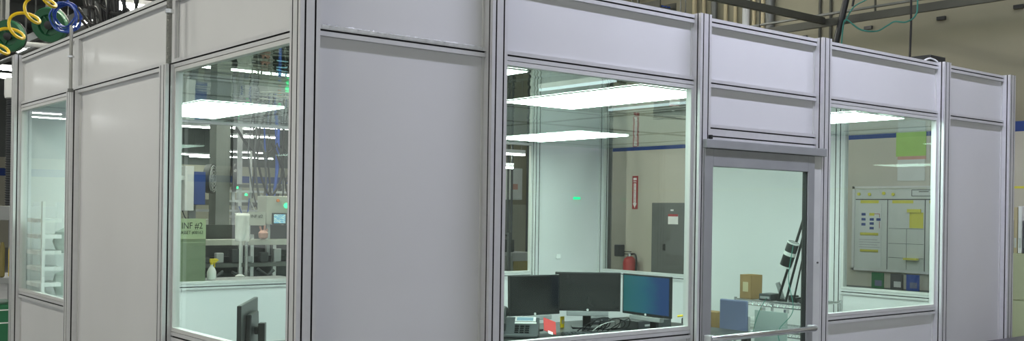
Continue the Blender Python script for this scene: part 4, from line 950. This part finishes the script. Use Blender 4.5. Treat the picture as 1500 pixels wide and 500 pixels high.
sx = MB().box(4.60, 4.72, 1.68, 1.86, ZD-0.11, ZD+0.065).build('brown_carton', 'cardboard', bevel=0.003); tag(sx, 'brown carton behind the black bag', 'box')
MB().box(4.598, 4.60, 1.74, 1.80, ZD-0.02, ZD+0.03).build('label', 'tan', sx)
MB().box(4.10, 4.80, 1.645, 2.05, ZD-0.15, ZD-0.111).build('table_top', 'white', ty, 0.004)
for x in (4.22, 4.75):
    for y in (1.66, 2.0): MB().box(x, x+0.03, y, y+0.03, 0, ZD-0.15).build('leg', 'steel', ty)
tl = empty('yellow_torch', (4.35, 1.70, ZD-0.1), 'yellow cylindrical torch leaning by the door glass', 'torch')
MB().tube([(4.36, 1.735, ZD-0.09), (4.37, 1.69, ZD-0.03)], 0.022, 14).build('barrel', 'yellow', tl, smooth=True)
MB().tube([(4.37, 1.69, ZD-0.03), (4.374, 1.675, ZD-0.005)], [0.024, 0.028], 14).build('head', 'yellow', tl, smooth=True)
MB().lathe([(0.012,0),(0.012,0.004)], 10, frame_mx((4.372, 1.672, ZD-0.008), (0,-1,0), (0,0,1))).build('lens', 'black', tl)
# white slatted rack seen in the far left window
wr_ = empty('white_slat_rack', (0.45, 3.9, 0), 'white slatted rack with clear bags seen in the narrow left window', 'rack')
for x in (0.10, 0.30): MB().box(x, x+0.02, 4.05, 4.08, 0, 1.62).build('upright', 'white', wr_)
for k in range(9):
    MB().box(0.08, 0.24, 4.08, 4.38, 0.55+k*0.115, 0.578+k*0.115).build('slat_shelf', 'white', wr_)
for k, (x, z) in enumerate(((0.30, 1.33), (0.30, 1.02))):
    bg_ = MB().lathe([(0.02,-0.09),(0.10,-0.08),(0.13,0.0),(0.11,0.07),(0.05,0.10)], 12, frame_mx((0.34, 4.2, z), (1,0,0), (0,1,0))).build('clear_bag', 'clearbag', wr_, smooth=True)

# ------------------------------------------------------------------ camera, world, view
F = 1509.261; A = 0.8885249; ROLL = 0.0143243; CY = 309.4254
f = Vector((math.cos(A), math.sin(A), 0)); r = Vector((math.sin(A), -math.cos(A), 0)); u = Vector((0,0,1))
r2 = r*math.cos(ROLL)+u*math.sin(ROLL); u2 = u*math.cos(ROLL)-r*math.sin(ROLL)
mw = Matrix((r2, u2, -f)).transposed().to_4x4(); mw.translation = (-1.92386, -3.72161, 1.6)
cam = bpy.data.cameras.new('camera'); co = bpy.data.objects.new('camera', cam); COL.objects.link(co)
co.matrix_world = mw; cam.sensor_width = 36; cam.lens = F/1500*36; cam.shift_y = (CY-250)/1500; cam.clip_end = 200; cam.clip_start = 0.05
S.camera = co
w = bpy.data.worlds.new('world'); S.world = w; w.use_nodes = True
bg = w.node_tree.nodes['Background']; bg.inputs[0].default_value = (0.96, 1.0, 0.98, 1); bg.inputs[1].default_value = 0.95
S.view_settings.view_transform = 'Standard'; S.view_settings.look = 'None'; S.view_settings.gamma = 1; S.view_settings.use_curve_mapping = False
S.view_settings.exposure = 0.0
S.cycles.use_denoising = True
S.cycles.max_bounces = 10; S.cycles.transparent_max_bounces = 32; S.cycles.diffuse_bounces = 4; S.cycles.glossy_bounces = 5
S.cycles.caustics_reflective = False; S.cycles.caustics_refractive = False; S.cycles.sample_clamp_indirect = 6
for o in bpy.data.objects:
    if '_local' in o: del o['_local']
